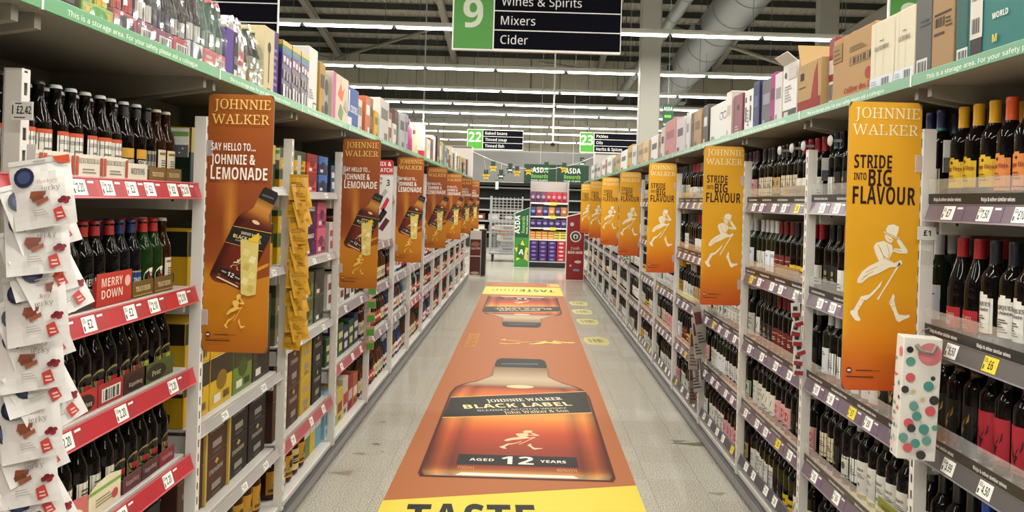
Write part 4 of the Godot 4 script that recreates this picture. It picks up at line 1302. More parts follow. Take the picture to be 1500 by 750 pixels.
func cider_bay():
	var s := -1
	# first whole bay on the left: d 1.73 .. 2.73 and a sliver of the one before it
	var plan := shelf_plan(-1, 1)
	var seqs := [
		[["mangow", 3], ["berryw", 5], ["stow", 2], ["oldw", 1], ["thgold", 3]],
		[["aspall", 5], ["merry", 3], ["thblue", 2], ["katy", 2], ["thgold", 2]],
		[["brother", 4], ["kopred", 6], ["kopear", 4]],
		[["outg", 3], ["outr", 3], ["outg", 2], ["kopred", 6]],
		[["kopred", 14]],
	]
	for i in 4:
		row_of(s, 1, i, plan[i][0], 0.082, "front row", seqs[i], 1.79, 2.68)
		row_of(s, 1, i, plan[i][0], 0.153, "second row", seqs[i], 1.79, 2.68)
		if i == 0:
			row_of(s, 1, i, plan[i][0], 0.224, "third row", [["thgold", 4], ["oldw", 5], ["aspall", 4]], 1.79, 2.68)
	for i in 5:
		row_of(s, 0, i, plan[i][0], 0.082, "front row", [["berryw", 2], ["outr", 2]], 1.50, 1.69)
	# trays
	var y: float = plan[0][0] + 0.001
	var rekp := [["t", "REKORDERLIG", 0.5, 0.62, 0.2, 0.76, 2, "3a3630"], ["l", 0.25, 0.2, 0.5, 0.26, 2, "8a8278"], ["r", 0.0, 0.1, 0.1, 0.8, "b8503a"], ["r", 0.9, 0.1, 0.1, 0.8, "a8442e"]]
	for k in 4:
		shelf_tray(run(s, 1.84 + 0.136 * k, y, 0.034, 0), 0.13, 0.062, "dcd6c6", rekp, "cream card tray with berry print, %s on the top-row shelf, first left bay" % ORD[k])
	shelf_tray(run(s, 2.375, y, 0.034), 0.12, 0.05, "d8d2c0", [["t", "WESTONS", 0.5, 0.35, 0.36, 0.7, 3, "3a3a30"]], "cream card tray with dark lettering beside brown trays")
	for k in 2:
		shelf_tray(run(s, 2.505 + 0.115 * k, y, 0.034), 0.11, 0.045, "7a5a2c", [["t", "THATCHERS", 0.5, 0.35, 0.3, 0.7, 3, "e0d0a0"]], "brown card tray with cream lettering, top-row shelf, %s from the near side" % ORD[k])
	y = plan[1][0] + 0.001
	shelf_tray(run(s, 1.93, y, 0.034), 0.14, 0.05, "24395c", [["e", 0.3, 0.5, 0.2, 0.4, "d8d4c8"], ["t", "ASPALL", 0.3, 0.4, 0.2, 0.3, 1, "22201e"], ["r", 0.6, 0.15, 0.34, 0.3, "c0a868"]], "dark blue card tray with white oval print")
	shelf_tray(run(s, 2.08, y, 0.034), 0.14, 0.05, "3a3030", [["e", 0.35, 0.5, 0.22, 0.42, "d8d4c8"], ["t", "ASPALL", 0.35, 0.4, 0.2, 0.32, 1, "22201e"]], "dark brown card tray with white oval print")
	shelf_tray(run(s, 2.255, y, 0.030), 0.19, 0.092, "b5352e", [["t", "MERRY", 0.42, 0.58, 0.26, 0.6, 1, "e8c4b4"], ["t", "DOWN", 0.42, 0.22, 0.26, 0.6, 1, "e8c4b4"], ["e", 0.86, 0.66, 0.09, 0.18, "e0b0a0"]], "tall red card tray with pale block lettering")
	for k in 2:
		shelf_tray(run(s, 2.43 + 0.14 * k, y, 0.034), 0.13, 0.05, "6a5226", [["t", "THATCHERS", 0.5, 0.35, 0.3, 0.7, 3, "e0d0a0"], ["r", 0.05, 0.08, 0.9, 0.08, "b08a3a"]], "bronze card tray, second shelf, %s from the near side" % ORD[k])
	y = plan[2][0] + 0.001
	for k in 2:
		shelf_tray(run(s, 1.86 + 0.13 * k, y, 0.032), 0.125, 0.062, "c98432", [["r", 0.1, 0.2, 0.3, 0.55, "2a2018"], ["t", "BRO", 0.25, 0.36, 0.2, 0.24, 1, "f0e4c8"], ["r", 0.5, 0.35, 0.42, 0.4, "e2d2a8"], ["e", 0.85, 0.2, 0.08, 0.12, "e0b04a"]], "amber patterned card tray, third shelf, %s from the near side" % ORD[k])
	for k in 3:
		shelf_tray(run(s, 2.115 + 0.14 * k, y, 0.032), 0.135, 0.062, ["a8302c", "9c2c2c", "3a2420"][k], [["e", 0.5, 0.45, 0.4, 0.42, "2c1c16"], ["t", "Kopparberg", 0.5, 0.3, 0.18, 0.6, 2, "d8ccb0"]] if k != 1 else [["r", 0.12, 0.15, 0.76, 0.62, "d8d4cc"], ["b", 0.18, 0.2, 0.64, 0.5]], ["red card tray with dark arch print on third shelf", "red card tray showing a white bar code", "dark card tray with arch print between red and green trays"][k])
	shelf_tray(run(s, 2.55, y, 0.032), 0.2, 0.062, "4a5a24", [["e", 0.4, 0.45, 0.34, 0.42, "2a2a16"], ["t", "Pear", 0.4, 0.3, 0.24, 0.3, 2, "d8d8a0"]], "olive green card tray with dark arch print on third shelf")
	y = plan[3][0] + 0.001
	shelf_tray(run(s, 1.90, y, 0.032), 0.17, 0.062, "5c9a34", [["l", 0.2, 0.3, 0.6, 0.4, 3, "e0e8c8"]], "bright green wavy card tray on fourth shelf", "card trays in front of the cider bottles", true)
	shelf_tray(run(s, 2.07, y, 0.032), 0.16, 0.062, "c8686a", [["e", 0.5, 0.5, 0.36, 0.4, "e6dcc0"], ["e", 0.6, 0.45, 0.08, 0.2, "d8b040"]], "pink wavy card tray on fourth shelf", "card trays in front of the cider bottles", true)
	shelf_tray(run(s, 2.24, y, 0.032), 0.17, 0.07, "ded6b8", [["r", 0.0, 0.86, 1.0, 0.14, "7aa84a"], ["l", 0.2, 0.3, 0.6, 0.36, 3, "8a7a5a"], ["e", 0.8, 0.4, 0.1, 0.2, "b8484a"]], "cream and green wavy card tray on fourth shelf", "card trays in front of the cider bottles", true)
	for k in 3:
		shelf_tray(run(s, 2.395 + 0.115 * k, y, 0.032), 0.11, 0.05, ["5a3038", "4a2a30", "7a2430"][k], [["t", "Kopparberg", 0.5, 0.4, 0.26, 0.7, 2, "c8b0a0"]], "dark plum card tray, fourth shelf, %s from the near side" % ORD[k])
	# cartons standing deeper in the bay and under the lowest rail
	for k in 3:
		carton("drinks_carton", "yellow and black drinks carton behind the cider bottles, %s from the far side" % ORD[k], "carton", run(s, 2.58, plan[2][0] - 0.0 + 0.0, 0.25 + 0.001) if k == 0 else run(s, 2.56, plan[[2, 3, 0][k]][0], 0.26), Vector3(0.2, 0.16, 0.15), "c9a01e", [["p", [0, 0, 1, 0, 1, 0.3, 0.6, 0.55, 0.3, 0.3, 0, 0.5], "2a2a22"]], [["p", [0, 0, 1, 0, 1, 0.3, 0.6, 0.55, 0.3, 0.3, 0, 0.5], "2a2a22"]], s, "cartons at the back of the cider shelves")
	strongbow(run(s, 2.5, plan[4][0] + 0.001, 0.06), "black drinks carton under the lowest red rail", Vector3(0.3, 0.2, 0.26), "141416", -1)
	strongbow(run(s, 2.15, plan[4][0] + 0.001, 0.06), "black drinks carton half hidden under the lowest red rail", Vector3(0.3, 0.2, 0.26), "141416", -1)

func strongbow(xf: Transform3D, label: String, size: Vector3, tone: String, side: int):
	var pr := [["t", "STRONGBOW", 0.5, 0.6, 0.11, 0.64, 1, "a8a298"], ["p", [0.5, 0.78, 0.62, 0.86, 0.5, 0.94, 0.46, 0.88, 0.38, 0.86, 0.46, 0.84], "b0924a"], ["r", 0.3, 0.2, 0.42, 0.16, "8c8880"], ["l", 0.32, 0.06, 0.4, 0.1, 2, "6a665e"]]
	carton("drinks_carton", label, "carton", xf, size, tone, pr, pr, side, "drinks cartons on the left shelves")

func can_pack(xf: Transform3D, label: String, size: Vector3, tone: String, band: String, side: int, words := ""):
	var pr := [["r", 0.0, 0.55, 1.0, 0.45, band], ["e", 0.5, 0.5, 0.24, 0.2, Color(tone).darkened(0.4)], ["r", 0.15, 0.1, 0.3, 0.16, "d8d4c8"], ["b", 0.56, 0.1, 0.3, 0.15]]
	if words:
		pr.append(["t", words, 0.5, 0.66, 0.16, 0.7, 1, "e6e2d6"])
	carton("can_multipack", label, "multipack", xf, size, tone, pr, pr, side, "can multipacks on the left shelves", 0.4)

func carton_bays():
	var s := -1
	# second left bay: cartons, mostly behind the first banner
	var plan := shelf_plan(-1, 2)
	var d0 := 2.75
	var tones2 := [[["1c2c22", "b89a2a"], ["2a2a26", "c9a01e"], ["c9a01e", "1e1e1a"], ["24402c", "c8b040"]], [["c9a01e", "20201c"], ["22221e", "c49a1c"], ["2c5a34", "1e3a24"], ["c9a01e", "2a2a20"]], [["c9a01e", "2a2a20"], ["c9a422", "262418"], ["5c7a2a", "2e3018"], ["2c2420", "3a2c26"]], [["c9a422", "262418"], ["c9a01e", "2a2a20"], ["3c4a1c", "6a8a30"], ["1f3d2a", "16301f"]]]
	var hues := [["dark green", "charcoal", "mustard", "forest green"], ["yellow", "black", "green", "gold"], ["yellow", "amber", "lime", "brown"], ["golden", "sunny yellow", "moss green", "bottle green"]]
	for q in 4:
		for i in 4:
			var lv: int = mini(q, 2)
			var hgt: float = [0.2, 0.2, 0.2, 0.17][q]
			can_pack(run(s, d0 + 0.135 + 0.235 * i, plan[lv][0] + 0.001 + (0.202 if q == 3 else 0.0), 0.045), "%s drinks carton, %s along, %s shelf%s, second left bay" % [hues[q][i], ORD[i], ORD[lv], " upper layer" if q == 3 else ""], Vector3(0.225, hgt, 0.3), tones2[q][i][0], tones2[q][i][1], -1, "MADRÍ" if q == 3 and i == 3 else "")
	for i in 4:
		for j in 2:
			strongbow(run(s, d0 + 0.14 + 0.238 * i, plan[3][0] + 0.001 + 0.165 * j, 0.06), "%s drinks carton, %s along, %s layer, on the lower shelf of second left bay" % ["dark brown" if i < 2 else "black", ORD[i], "upper" if j else "lower"], Vector3(0.22, 0.162, 0.3), "45261e" if i < 2 else "101012", -1)
	for i in 2:
		carton("card_sleeve", "yellow-edged card sleeve upright beside brown cartons, %s from the viewer" % ORD[i], "carton", run(s, d0 + 0.259 + 0.238 * i, plan[3][0] + 0.001, 0.05), Vector3(0.012, 0.33, 0.27), "c8a850", [], [], -1)
	for i in 8:
		bottle("litre", run(s, d0 + 0.1 + 0.112 * i, 0.121, 0.1, rng.randf_range(-0.3, 0.3)), "%s, %s along the base of second left bay" % [designs["litre"].words, ORD[i]], "big plastic cider bottles")
	# third left bay
	plan = shelf_plan(-1, 3)
	d0 = 3.75
	var rows := [
		[["c99a1c", "2a4030"], ["c99a1c", "2a4030"], ["c2453a", "8c2c2a"], ["24305c", "3a6ab0"]],
		[["c8a428", "3a5a30"], ["4a2a5c", "6a3a80"], ["4a2a5c", "2e1c3c"], ["a83a6a", "c8587a"]],
		[["6a6a4c", "4a4c3a"], ["5c5c44", "3c3e30"], ["6a7a44", "4a5430"], ["44463a", "30322a"]],
	]
	for lv in 3:
		for i in 4:
			for j in 2:
				var hh: float = [0.105, 0.15, 0.15][lv]
				can_pack(run(s, d0 + 0.14 + 0.235 * i, plan[lv][0] + 0.001 + (hh + 0.001) * j, 0.05), "%s can pack, %s along, %s layer, %s shelf, third left bay" % [[["yellow", "golden", "red", "navy"], ["mustard", "purple", "violet", "pink"], ["khaki", "drab", "olive", "slate"]][lv][i], ORD[i], "upper" if j else "lower", ORD[lv]], Vector3(0.2, hh, 0.28), rows[lv][i][0], rows[lv][i][1], -1, "MANGO" if lv == 1 and i == 2 else "")
	for i in 4:
		for j in 2:
			strongbow(run(s, d0 + 0.14 + 0.235 * i, plan[3][0] + 0.001 + 0.2 * j, 0.05), "%s drinks carton, %s along, %s layer, above the pink rail" % [["dark brown", "dark brown", "yellow", "black"][i], ORD[i], "upper" if j else "lower"], Vector3(0.2, 0.198, 0.3), ["4a2c26", "40241e", "b89a30", "1a1816"][i], -1)
	for i in 5:
		bottle("litreb" if i % 2 else "litre", run(s, d0 + 0.09 + 0.112 * i, 0.121, 0.08, rng.randf_range(-0.3, 0.3)), "%s, %s along the base under the pink rail" % [designs["litreb" if i % 2 else "litre"].words, ORD[i]], "big plastic cider bottles")
	for i in 3:
		carton("drinks_carton", "%s carton, %s along the base of third left bay" % [["olive", "yellow", "pale blue"][i], ORD[i]], "carton", run(s, d0 + 0.67 + 0.12 * i, 0.121, 0.05), Vector3(0.11, 0.24, 0.26), ["6a7a3a", "c8b040", "6aa8c8"][i], [["r", 0.0, 0.5, 1.0, 0.12, "e0e0d0"]], [["r", 0.0, 0.5, 1.0, 0.12, "e0e0d0"]], -1)
	# fourth left bay: cans, bottles and boxes
	plan = shelf_plan(-1, 4)
	d0 = 4.75
	var tones := [["c8c4b8", "b0303a"], ["20304c", "c8ccd2"], ["1e1a1c", "b8b0a0"], ["8a2c34", "d8c0a0"], ["2a4a30", "c8c48c"], ["d0ccc4", "7a2c30"]]
	for lv in 4:
		for i in 6:
			var t: Array = tones[(lv * 5 + i * 3 + 1) % 6]
			carton("drinks_box", "%s small drinks box, %s along, %s shelf, fourth left bay" % [["grey", "navy", "black", "maroon", "green", "pale"][(lv * 5 + i * 3 + 1) % 6], ORD[i], ORD[lv]], "box", run(s, d0 + 0.1 + 0.155 * i, plan[lv][0] + 0.001, 0.05), Vector3(0.14, 0.17 + 0.02 * ((i * 7 + lv) % 3), 0.2), t[0], [["r", 0.1, 0.55, 0.8, 0.2, t[1]], ["r", 0.2, 0.15, 0.6, 0.25, t[1]]], [["r", 0.1, 0.5, 0.8, 0.3, t[1]]], -1, "small drinks boxes on the left shelves")
	var basec := [["9fc4d8", "3a78a8"], ["7ab0cc", "d8dcd8"], ["c8b040", "8a3a2a"], ["c4bca8", "a8342c"], ["8c2434", "c8a8a0"], ["a85a3a", "e0d0b0"]]
	for i in 6:
		carton("drinks_carton", "%s carton, %s along the base of fourth left bay" % [["light blue", "sky blue", "yellow", "beige", "crimson", "rust"][i], ORD[i]], "carton", run(s, d0 + 0.09 + 0.155 * i, 0.121, 0.04), Vector3(0.145, 0.26 - 0.02 * (i % 3), 0.28), basec[i][0], [["r", 0.08, 0.3, 0.84, 0.3, basec[i][1]], ["b", 0.2, 0.08, 0.5, 0.12]], [["r", 0.08, 0.3, 0.84, 0.3, basec[i][1]]], -1)

func wine_bays():
	var s := 1
	var q := ["darkl", "cream", "ivory", "sketch", "maroon", "marquis", "frame", "silverb", "redfoil", "pinkl", "oranget", "darkl", "royal", "bluew", "yellowl"]
	# nearest bay at the right edge: only its far half is in view (d 1.96 .. 2.46)
	var plan := shelf_plan(1, 0)
	var near := [
		[["amber", 4], ["gold", 3]],
		[["darkl", 2], ["marquis", 3], ["scarlet", 3]],
		[["royal", 2], ["redbull", 3], ["goldbull", 3]],
		[["sketch", 3], ["bluefoil", 2], ["cream", 2]],
	]
	for lv in 4:
		row_of(1, 0, lv, plan[lv][0], 0.082, "front row", near[lv], [1.90, 1.87, 1.87, 1.87][lv], 2.42)
		row_of(1, 0, lv, plan[lv][0], 0.165, "second row", [near[lv], near[lv], near[lv], near[lv]][lv] if lv else [["amber", 3], ["gold", 2], ["navyteal", 3]], 1.90, 2.42)
	# second bay: what shows beside and below the first yellow banner
	plan = shelf_plan(1, 1)
	var second := [
		[["navyteal", 3], ["gold", 2], ["redfoil", 4], ["darkl", 2], ["navyteal", 4]],
		[["bluew", 2], ["scarlet", 3], ["redfoil", 5], ["darkl", 5]],
		[["royal", 2], ["goldbull", 3], ["ivory", 3], ["silverb", 3], ["bluew", 2], ["darkl", 3]],
		[["ivory", 7], ["silverb", 1], ["frame", 1], ["darkl", 1], ["cream", 2], ["darkl", 1], ["maroon", 3]],
		[["darkl", 4], ["frame", 4], ["sketch", 4], ["cream", 3]],
	]
	for lv in 5:
		var y: float = plan[lv][0] if lv < 4 else 0.121
		row_of(1, 1, lv, y, 0.082, "front row", second[lv], 2.49, 3.42)
		if lv < 4:
			row_of(1, 1, lv, y, 0.165, "second row", second[lv], 2.49, 3.42, 0.0, 300)
	var third := [
		[["redfoil", 4], ["cream", 3], ["oranget", 2], ["cream", 3], ["darkl", 3]],
		[["redfoil", 2], ["yellowl", 3], ["maroon", 3], ["bluew", 2], ["silverb", 4]],
		[["darkl", 4], ["maroon", 4], ["darkl", 3], ["sketch", 3]],
		[["pinkl", 2], ["darkl", 2], ["pinkl", 3], ["sketch", 3], ["ivory", 3]],
		[["sketch", 3], ["yellowl", 2], ["darkl", 2], ["marquis", 4], ["ivory", 3]],
	]
	var b := 2
	while b < 5:
		var p := shelf_plan(1, b)
		for lv in 5:
			var y: float = p[lv][0] if lv < 4 else 0.121
			var sq: Array = third[lv] if b == 2 else [[q[(b * 3 + lv * 4) % 15], 3], [q[(b * 5 + lv * 2 + 1) % 15], 4], [q[(b + lv * 7 + 4) % 15], 3], [q[(b * 2 + lv + 8) % 15], 4]]
			row_of(1, b, lv, y, 0.082, "front row", sq, FIRST[1] + b + 0.03, FIRST[1] + b + 0.96, 0.0, 300)
		b += 1
	for bb in range(2, 5):
		var p := shelf_plan(1, bb)
		for lv in 5:
			var y: float = p[lv][0] if lv < 4 else 0.121
			row_of(1, bb, lv, y, 0.165, "second row", [[q[(bb * 3 + lv * 4) % 15], 5], [q[(bb + lv * 7 + 4) % 15], 5]], FIRST[1] + bb + 0.03, FIRST[1] + bb + 0.96, 0.0, 0)

func far_bays():
	# distant shelves: wine, then paler bottles, on the right; spirits on the left
	var wines := ["darkl", "ivory", "sketch", "silverb", "bluew", "cream", "yellowl", "pinkl", "frame", "redfoil", "marquis", "navyteal", "gold"]
	var spirits := ["whisk", "gin", "rum", "vodka", "whisk", "rum"]
	for b in range(5, 15):
		var p := shelf_plan(1, b)
		for lv in 5:
			var y: float = p[lv][0] if lv < 4 else 0.121
			row_of(1, b, lv, y, 0.082, "front row", [[pick(wines), 4], [pick(wines), 5], [pick(wines), 3], [pick(wines), 3]], FIRST[1] + b + 0.03, FIRST[1] + b + 0.96, 0.0, 0)
			row_of(1, b, lv, y, 0.165, "second row", [[pick(wines), 7], [pick(wines), 7]], FIRST[1] + b + 0.03, FIRST[1] + b + 0.96, 0.0, 0)
	for b in range(5, 15):
		var p := shelf_plan(-1, b)
		for lv in 5:
			var y: float = p[lv][0] if lv < 4 else 0.121
			row_of(-1, b, lv, y, 0.082, "front row", [[pick(spirits), 3], [pick(spirits), 4], [pick(spirits), 3]], FIRST[-1] + b + 0.03, FIRST[-1] + b + 0.96, 0.0, 110)
			row_of(-1, b, lv, y, 0.165, "second row", [[pick(spirits), 7], [pick(spirits), 7]], FIRST[-1] + b + 0.03, FIRST[-1] + b + 0.96, 0.0, 0)


# ---------------------------------------------------------------- goods stored on the top shelves
func top_left():
	var s := -1
	var y := TOP + 0.001
	var i0 := 0.0
	# near packs: deep from, deep to, height ...
	var bar := [["r", 0.08, 0.12, 0.34, 0.7, "d8d6d0"], ["b", 0.1, 0.16, 0.3, 0.6]]
	carton("drinks_carton", "black drinks carton with white bar code label at the upper left corner", "carton", run(s, 1.70, y, i0), Vector3(0.2, 0.24, 0.3), "1c1b1c", [["r", 0.5, 0.02, 0.4, 0.2, "dedcd8"], ["b", 0.53, 0.04, 0.34, 0.16], ["l", 0.1, 0.1, 0.3, 0.3, 4, "6a6660"]], [["l", 0.2, 0.2, 0.6, 0.5, 5, "77726a"]], -1)
	carton("drinks_carton", "charcoal drinks carton beside the green fruit pack", "carton", run(s, 1.905, y, i0 + 0.005), Vector3(0.17, 0.23, 0.3), "242324", [["l", 0.55, 0.05, 0.4, 0.8, 7, "5a5650"], ["r", 0.08, 0.5, 0.3, 0.3, "403c3a"]], [["l", 0.2, 0.2, 0.6, 0.5, 5, "77726a"]], -1)
	film_pack("shrink-wrapped pack of green and yellow cans beside dark carton", run(s, 2.075, y, i0), Vector3(0.15, 0.2, 0.26), 2, "5c9a34", "b8bcb8", ["8fb05a"], [["r", 0.1, 0.1, 0.8, 0.7, "d8a830"], ["e", 0.5, 0.6, 0.3, 0.3, "4a9a3a"]], -1, "d8b040")
	film_pack("shrink-wrapped cider pack in red tray with dark arch", run(s, 2.215, y, i0), Vector3(0.125, 0.25, 0.26), 2, "100c08", "b8bcbc", ["a83040"], [["e", 0.5, 0.4, 0.42, 0.5, "2a2018"], ["t", "Kopparberg", 0.5, 0.3, 0.14, 0.6, 2, "d8d0b8"]], -1, "b83a3e")
	for k in 3:
		film_pack("shrink-wrapped cider pack in plum tray with bar code, %s from the viewer" % ORD[k], run(s, 2.335 + 0.115 * k, y, i0), Vector3(0.108, 0.25, 0.26), 2, "120b0c", "b0b4b6", [["7a2850", "7a2850", "a82a3a"][k]], [["r", 0.2, 0.12, 0.75, 0.62, "d8d6d2"], ["b", 0.25, 0.16, 0.65, 0.52]], -1, ["c8c4bc", "38304a", "a8a4a0"][k])
	film_pack("tall shrink-wrapped pack of dark bottles in white and blue tray", run(s, 2.685, y, i0), Vector3(0.115, 0.28, 0.25), 2, "16100a", "c0c4c6", ["d4d4d0"], [["r", 0.1, 0.2, 0.2, 0.8, "2a3c78"], ["p", [0.55, 0.3, 0.75, 0.9, 0.95, 0.5], "2a3030"]], -1, "c8c8c4")
	film_pack("shrink-wrapped pack of green bottles with red caps in pink tray", run(s, 2.85, y, i0), Vector3(0.19, 0.28, 0.25), 3, "3a5a4c", "b84a4a", ["c4686a"], [["r", 0.5, 0.15, 0.42, 0.6, "d8b8b4"], ["b", 0.53, 0.2, 0.36, 0.5], ["l", 0.08, 0.15, 0.34, 0.7, 3, "e0b0a8"]], -1, "7a8a7c")
	carton("drinks_carton", "purple and black drinks carton beside pink tray pack", "carton", run(s, 3.01, y, i0), Vector3(0.12, 0.2, 0.26), "4c2a86", [["r", 0.62, 0.0, 0.38, 1.0, "1e1a1e"], ["r", 0.68, 0.06, 0.26, 0.2, "d0ccc8"], ["r", 0.68, 0.36, 0.26, 0.16, "6a6468"], ["e", 0.8, 0.85, 0.08, 0.06, "b8a8c8"]], [["r", 0.1, 0.1, 0.8, 0.2, "3a1f6a"]], -1)
	film_pack("shrink-wrapped pack of pale bottles with red labels behind purple carton", run(s, 3.135, y, i0 + 0.01), Vector3(0.12, 0.27, 0.25), 2, "a8a098", "c8c8c4", ["b8b0a4"], [["l", 0.1, 0.2, 0.8, 0.5, 3, "7a746a"]], -1, "b8403c")
	film_pack("shrink-wrapped pack in olive and gold tray beside cream carton", run(s, 3.28, y, i0), Vector3(0.15, 0.27, 0.25), 2, "2a2a20", "a8a060", ["9a8a5a"], [["p", [0.1, 0.1, 0.5, 0.9, 0.9, 0.1, 0.5, 0.4], "2a2a20"]], -1, "8a8a70")
	carton("drinks_carton", "cream carton with a dark bottle drawing near the first brown banner", "carton", run(s, 3.44, y, i0), Vector3(0.13, 0.3, 0.26), "c6b890", [["r", 0.42, 0.2, 0.1, 0.5, "50483a"], ["e", 0.47, 0.72, 0.16, 0.08, "302a24"], ["r", 0.3, 0.06, 0.4, 0.06, "8a5a3a"]], [["r", 0.3, 0.2, 0.4, 0.6, "8a7a58"]], -1)
	carton("drinks_carton", "narrow purple carton behind the cream carton", "carton", run(s, 3.555, y, i0 + 0.01), Vector3(0.08, 0.31, 0.26), "45286e", [["l", 0.2, 0.2, 0.6, 0.6, 6, "8a70a8"]], [["l", 0.2, 0.2, 0.6, 0.6, 6, "8a70a8"]], -1)
	# stack of purple can packs with coloured tops
	var pp := [["r", 0.0, 0.86, 1.0, 0.07, "3a6a3a"], ["r", 0.0, 0.93, 1.0, 0.07, "c8a82a"], ["r", 0.0, 0.8, 1.0, 0.06, "2a4a9a"], ["r", 0.08, 0.66, 0.24, 0.1, "d0b8cc"], ["r", 0.4, 0.64, 0.24, 0.1, "d0b8cc"], ["r", 0.72, 0.62, 0.22, 0.1, "c8b0c4"], ["r", 0.1, 0.4, 0.2, 0.14, "7a6a70"], ["r", 0.42, 0.38, 0.2, 0.14, "7a6a70"], ["r", 0.72, 0.36, 0.2, 0.14, "7a6a70"], ["r", 0.08, 0.1, 0.22, 0.2, "c0bcbc"], ["r", 0.44, 0.08, 0.14, 0.2, "b0acac"], ["r", 0.74, 0.06, 0.2, 0.2, "a8a4a4"]]
	for k in 3:
		carton("can_multipack", "purple can pack with yellow, green and blue top, %s from the viewer" % ORD[k], "multipack", run(s, 3.69 + 0.15 * k, y, i0), Vector3(0.142, 0.29, 0.26), ["3a1e52", "4a2238", "43303c"][k], pp, [["r", 0.0, 0.86, 1.0, 0.07, "3a6a3a"], ["r", 0.0, 0.93, 1.0, 0.07, "c8a82a"], ["r", 0.0, 0.8, 1.0, 0.06, "2a4a9a"], ["r", 0.3, 0.5, 0.3, 0.14, "d0c8d4"], ["r", 0.3, 0.25, 0.4, 0.08, "a890b8"]], -1, "purple can packs on the left top shelf", 0.4)
	# the farther goods: from, to, height, tone, mark tone, words
	var list := [
		[4.13, 4.30, 0.36, "d4d3d0", "3a3a38", "tall white carton with small printed symbols"],
		[4.31, 4.43, 0.31, "a8843c", "5a4220", "brown and gold carton"],
		[4.445, 4.55, 0.27, "9a9a9c", "2e2e30", "grey film-wrapped pack of cans"],
		[4.56, 4.96, 0.30, "c8b8a4", "c05a7a", "pink and orange patterned carton"],
		[4.97, 5.31, 0.28, "24458c", "d8dce4", "blue carton with white lettering"],
		[5.32, 5.48, 0.24, "c8c4ba", "8a8478", "pale grey carton"],
		[5.49, 5.66, 0.28, "b8603a", "d8d0c0", "orange and white carton"],
		[5.67, 5.86, 0.30, "7a5c40", "4a3424", "brown open-topped carton"],
		[5.87, 6.02, 0.22, "c8a234", "8a6a20", "small yellow carton"],
		[6.03, 6.42, 0.34, "c2bfb8", "6a6862", "tall pale grey carton"],
		[6.43, 6.62, 0.28, "8a4a3a", "d8d0c8", "rust red carton"],
		[6.64, 6.80, 0.20, "dcd8d0", "8a8a86", "small white carton"],
		[6.81, 7.00, 0.34, "5a4030", "3a281c", "dark brown carton"],
		[7.02, 7.32, 0.34, "b4b6b6", "50504e", "grey carton with framed print"],
		[7.34, 7.52, 0.36, "9aa4ac", "50585e", "silver grey carton"],
	]
	for e in list:
		var fr := [["r", 0.12, 0.55, 0.76, 0.25, e[4]], ["r", 0.5, 0.08, 0.36, 0.16, e[4]]]
		if e[5].begins_with("blue"):
			fr = [["r", 0.0, 0.0, 0.42, 0.3, "c8ccd4"], ["t", "COCKTAILS", 0.6, 0.42, 0.16, 0.62, 1, "e4e8f0"], ["r", 0.1, 0.42, 0.1, 0.5, "dce0e8"]]
		elif e[5].begins_with("pink"):
			fr = [["r", 0.0, 0.0, 0.18, 1.0, "b85a8c"], ["p", [0.3, 0.6, 0.5, 0.85, 0.6, 0.7, 0.75, 0.8, 0.6, 0.5], "d8602c"], ["p", [0.35, 0.2, 0.5, 0.45, 0.7, 0.3, 0.6, 0.1], "6a8a5a"], ["p", [0.7, 0.4, 0.85, 0.6, 0.95, 0.3], "a89a8a"]]
		elif e[5].begins_with("grey film"):
			fr = [["e", 0.5, 0.25, 0.4, 0.18, "4a4a4c"], ["e", 0.5, 0.72, 0.4, 0.18, "50505a"]]
		elif e[5].begins_with("tall white"):
			fr = [["r", 0.55, 0.04, 0.4, 0.16, "3a3a38"], ["r", 0.58, 0.06, 0.34, 0.12, "d4d3d0"], ["l", 0.1, 0.25, 0.5, 0.15, 4, "8a8a88"]]
		carton("drinks_carton", e[5] + " on the left top shelf", "carton", run(s, (e[0] + e[1]) * 0.5, y, i0 + 0.01 * (int(e[0] * 10) % 3)), Vector3(e[1] - e[0] - 0.006, e[2], 0.28), e[3], fr, [["r", 0.15, 0.3, 0.7, 0.4, e[4]]], -1, "cartons on the left top shelf")
	# pink bottle-shaped pack and a white one beside it
	var pk := thing("pink_gift_bottle", "tall glossy pink bottle-shaped pack on the left top shelf", "bottle", run(s, 7.68, y, 0.09))
	part(pk, "body", Shape.new().ink("c8528c").lathe(prof([[0, 0], [0.09, 0], [0.1, 0.02], [0.1, 0.23], [0.085, 0.26], [0.06, 0.28], [0.075, 0.31], [0.07, 0.34], [0.03, 0.37], [0, 0.372]]), 18).mesh(), vm(0.3))
	part(pk, "face_label", Shape.new().ink("e8c8d4").box(Vector3(0, 0.305, 0.07), Vector3(0.05, 0.03, 0.01), 0.004).mesh(), vm(0.4))
	var wt := thing("white_gift_tube", "white tube pack with red foot on the left top shelf", "tube", run(s, 8.62, y, 0.1))
	part(wt, "tube", Shape.new().ink("dcdada").lathe(prof([[0.11, 0.09], [0.11, 0.36], [0.105, 0.37], [0, 0.372]]), 20).mesh(), vm(0.35))
	part(wt, "foot_band", Shape.new().ink("d0344c").lathe(prof([[0, 0], [0.108, 0], [0.112, 0.003], [0.112, 0.088], [0.108, 0.09]]), 20).mesh(), vm(0.35))
	var yl := thing("cream_bottle", "slim cream bottle with brown cap next to the pink pack", "bottle", run(s, 8.2, y, 0.07))
	part(yl, "body", Shape.new().ink("ddd3ae").lathe(prof([[0, 0], [0.06, 0], [0.065, 0.01], [0.065, 0.2], [0.05, 0.22], [0.045, 0.235], [0, 0.236]]), 16).mesh(), vm(0.3))
	part(yl, "cap", Shape.new().ink("8a6a34").lathe(prof([[0.035, 0.236], [0.035, 0.275], [0.03, 0.28], [0, 0.28]]), 14).mesh(), vm(0.35))
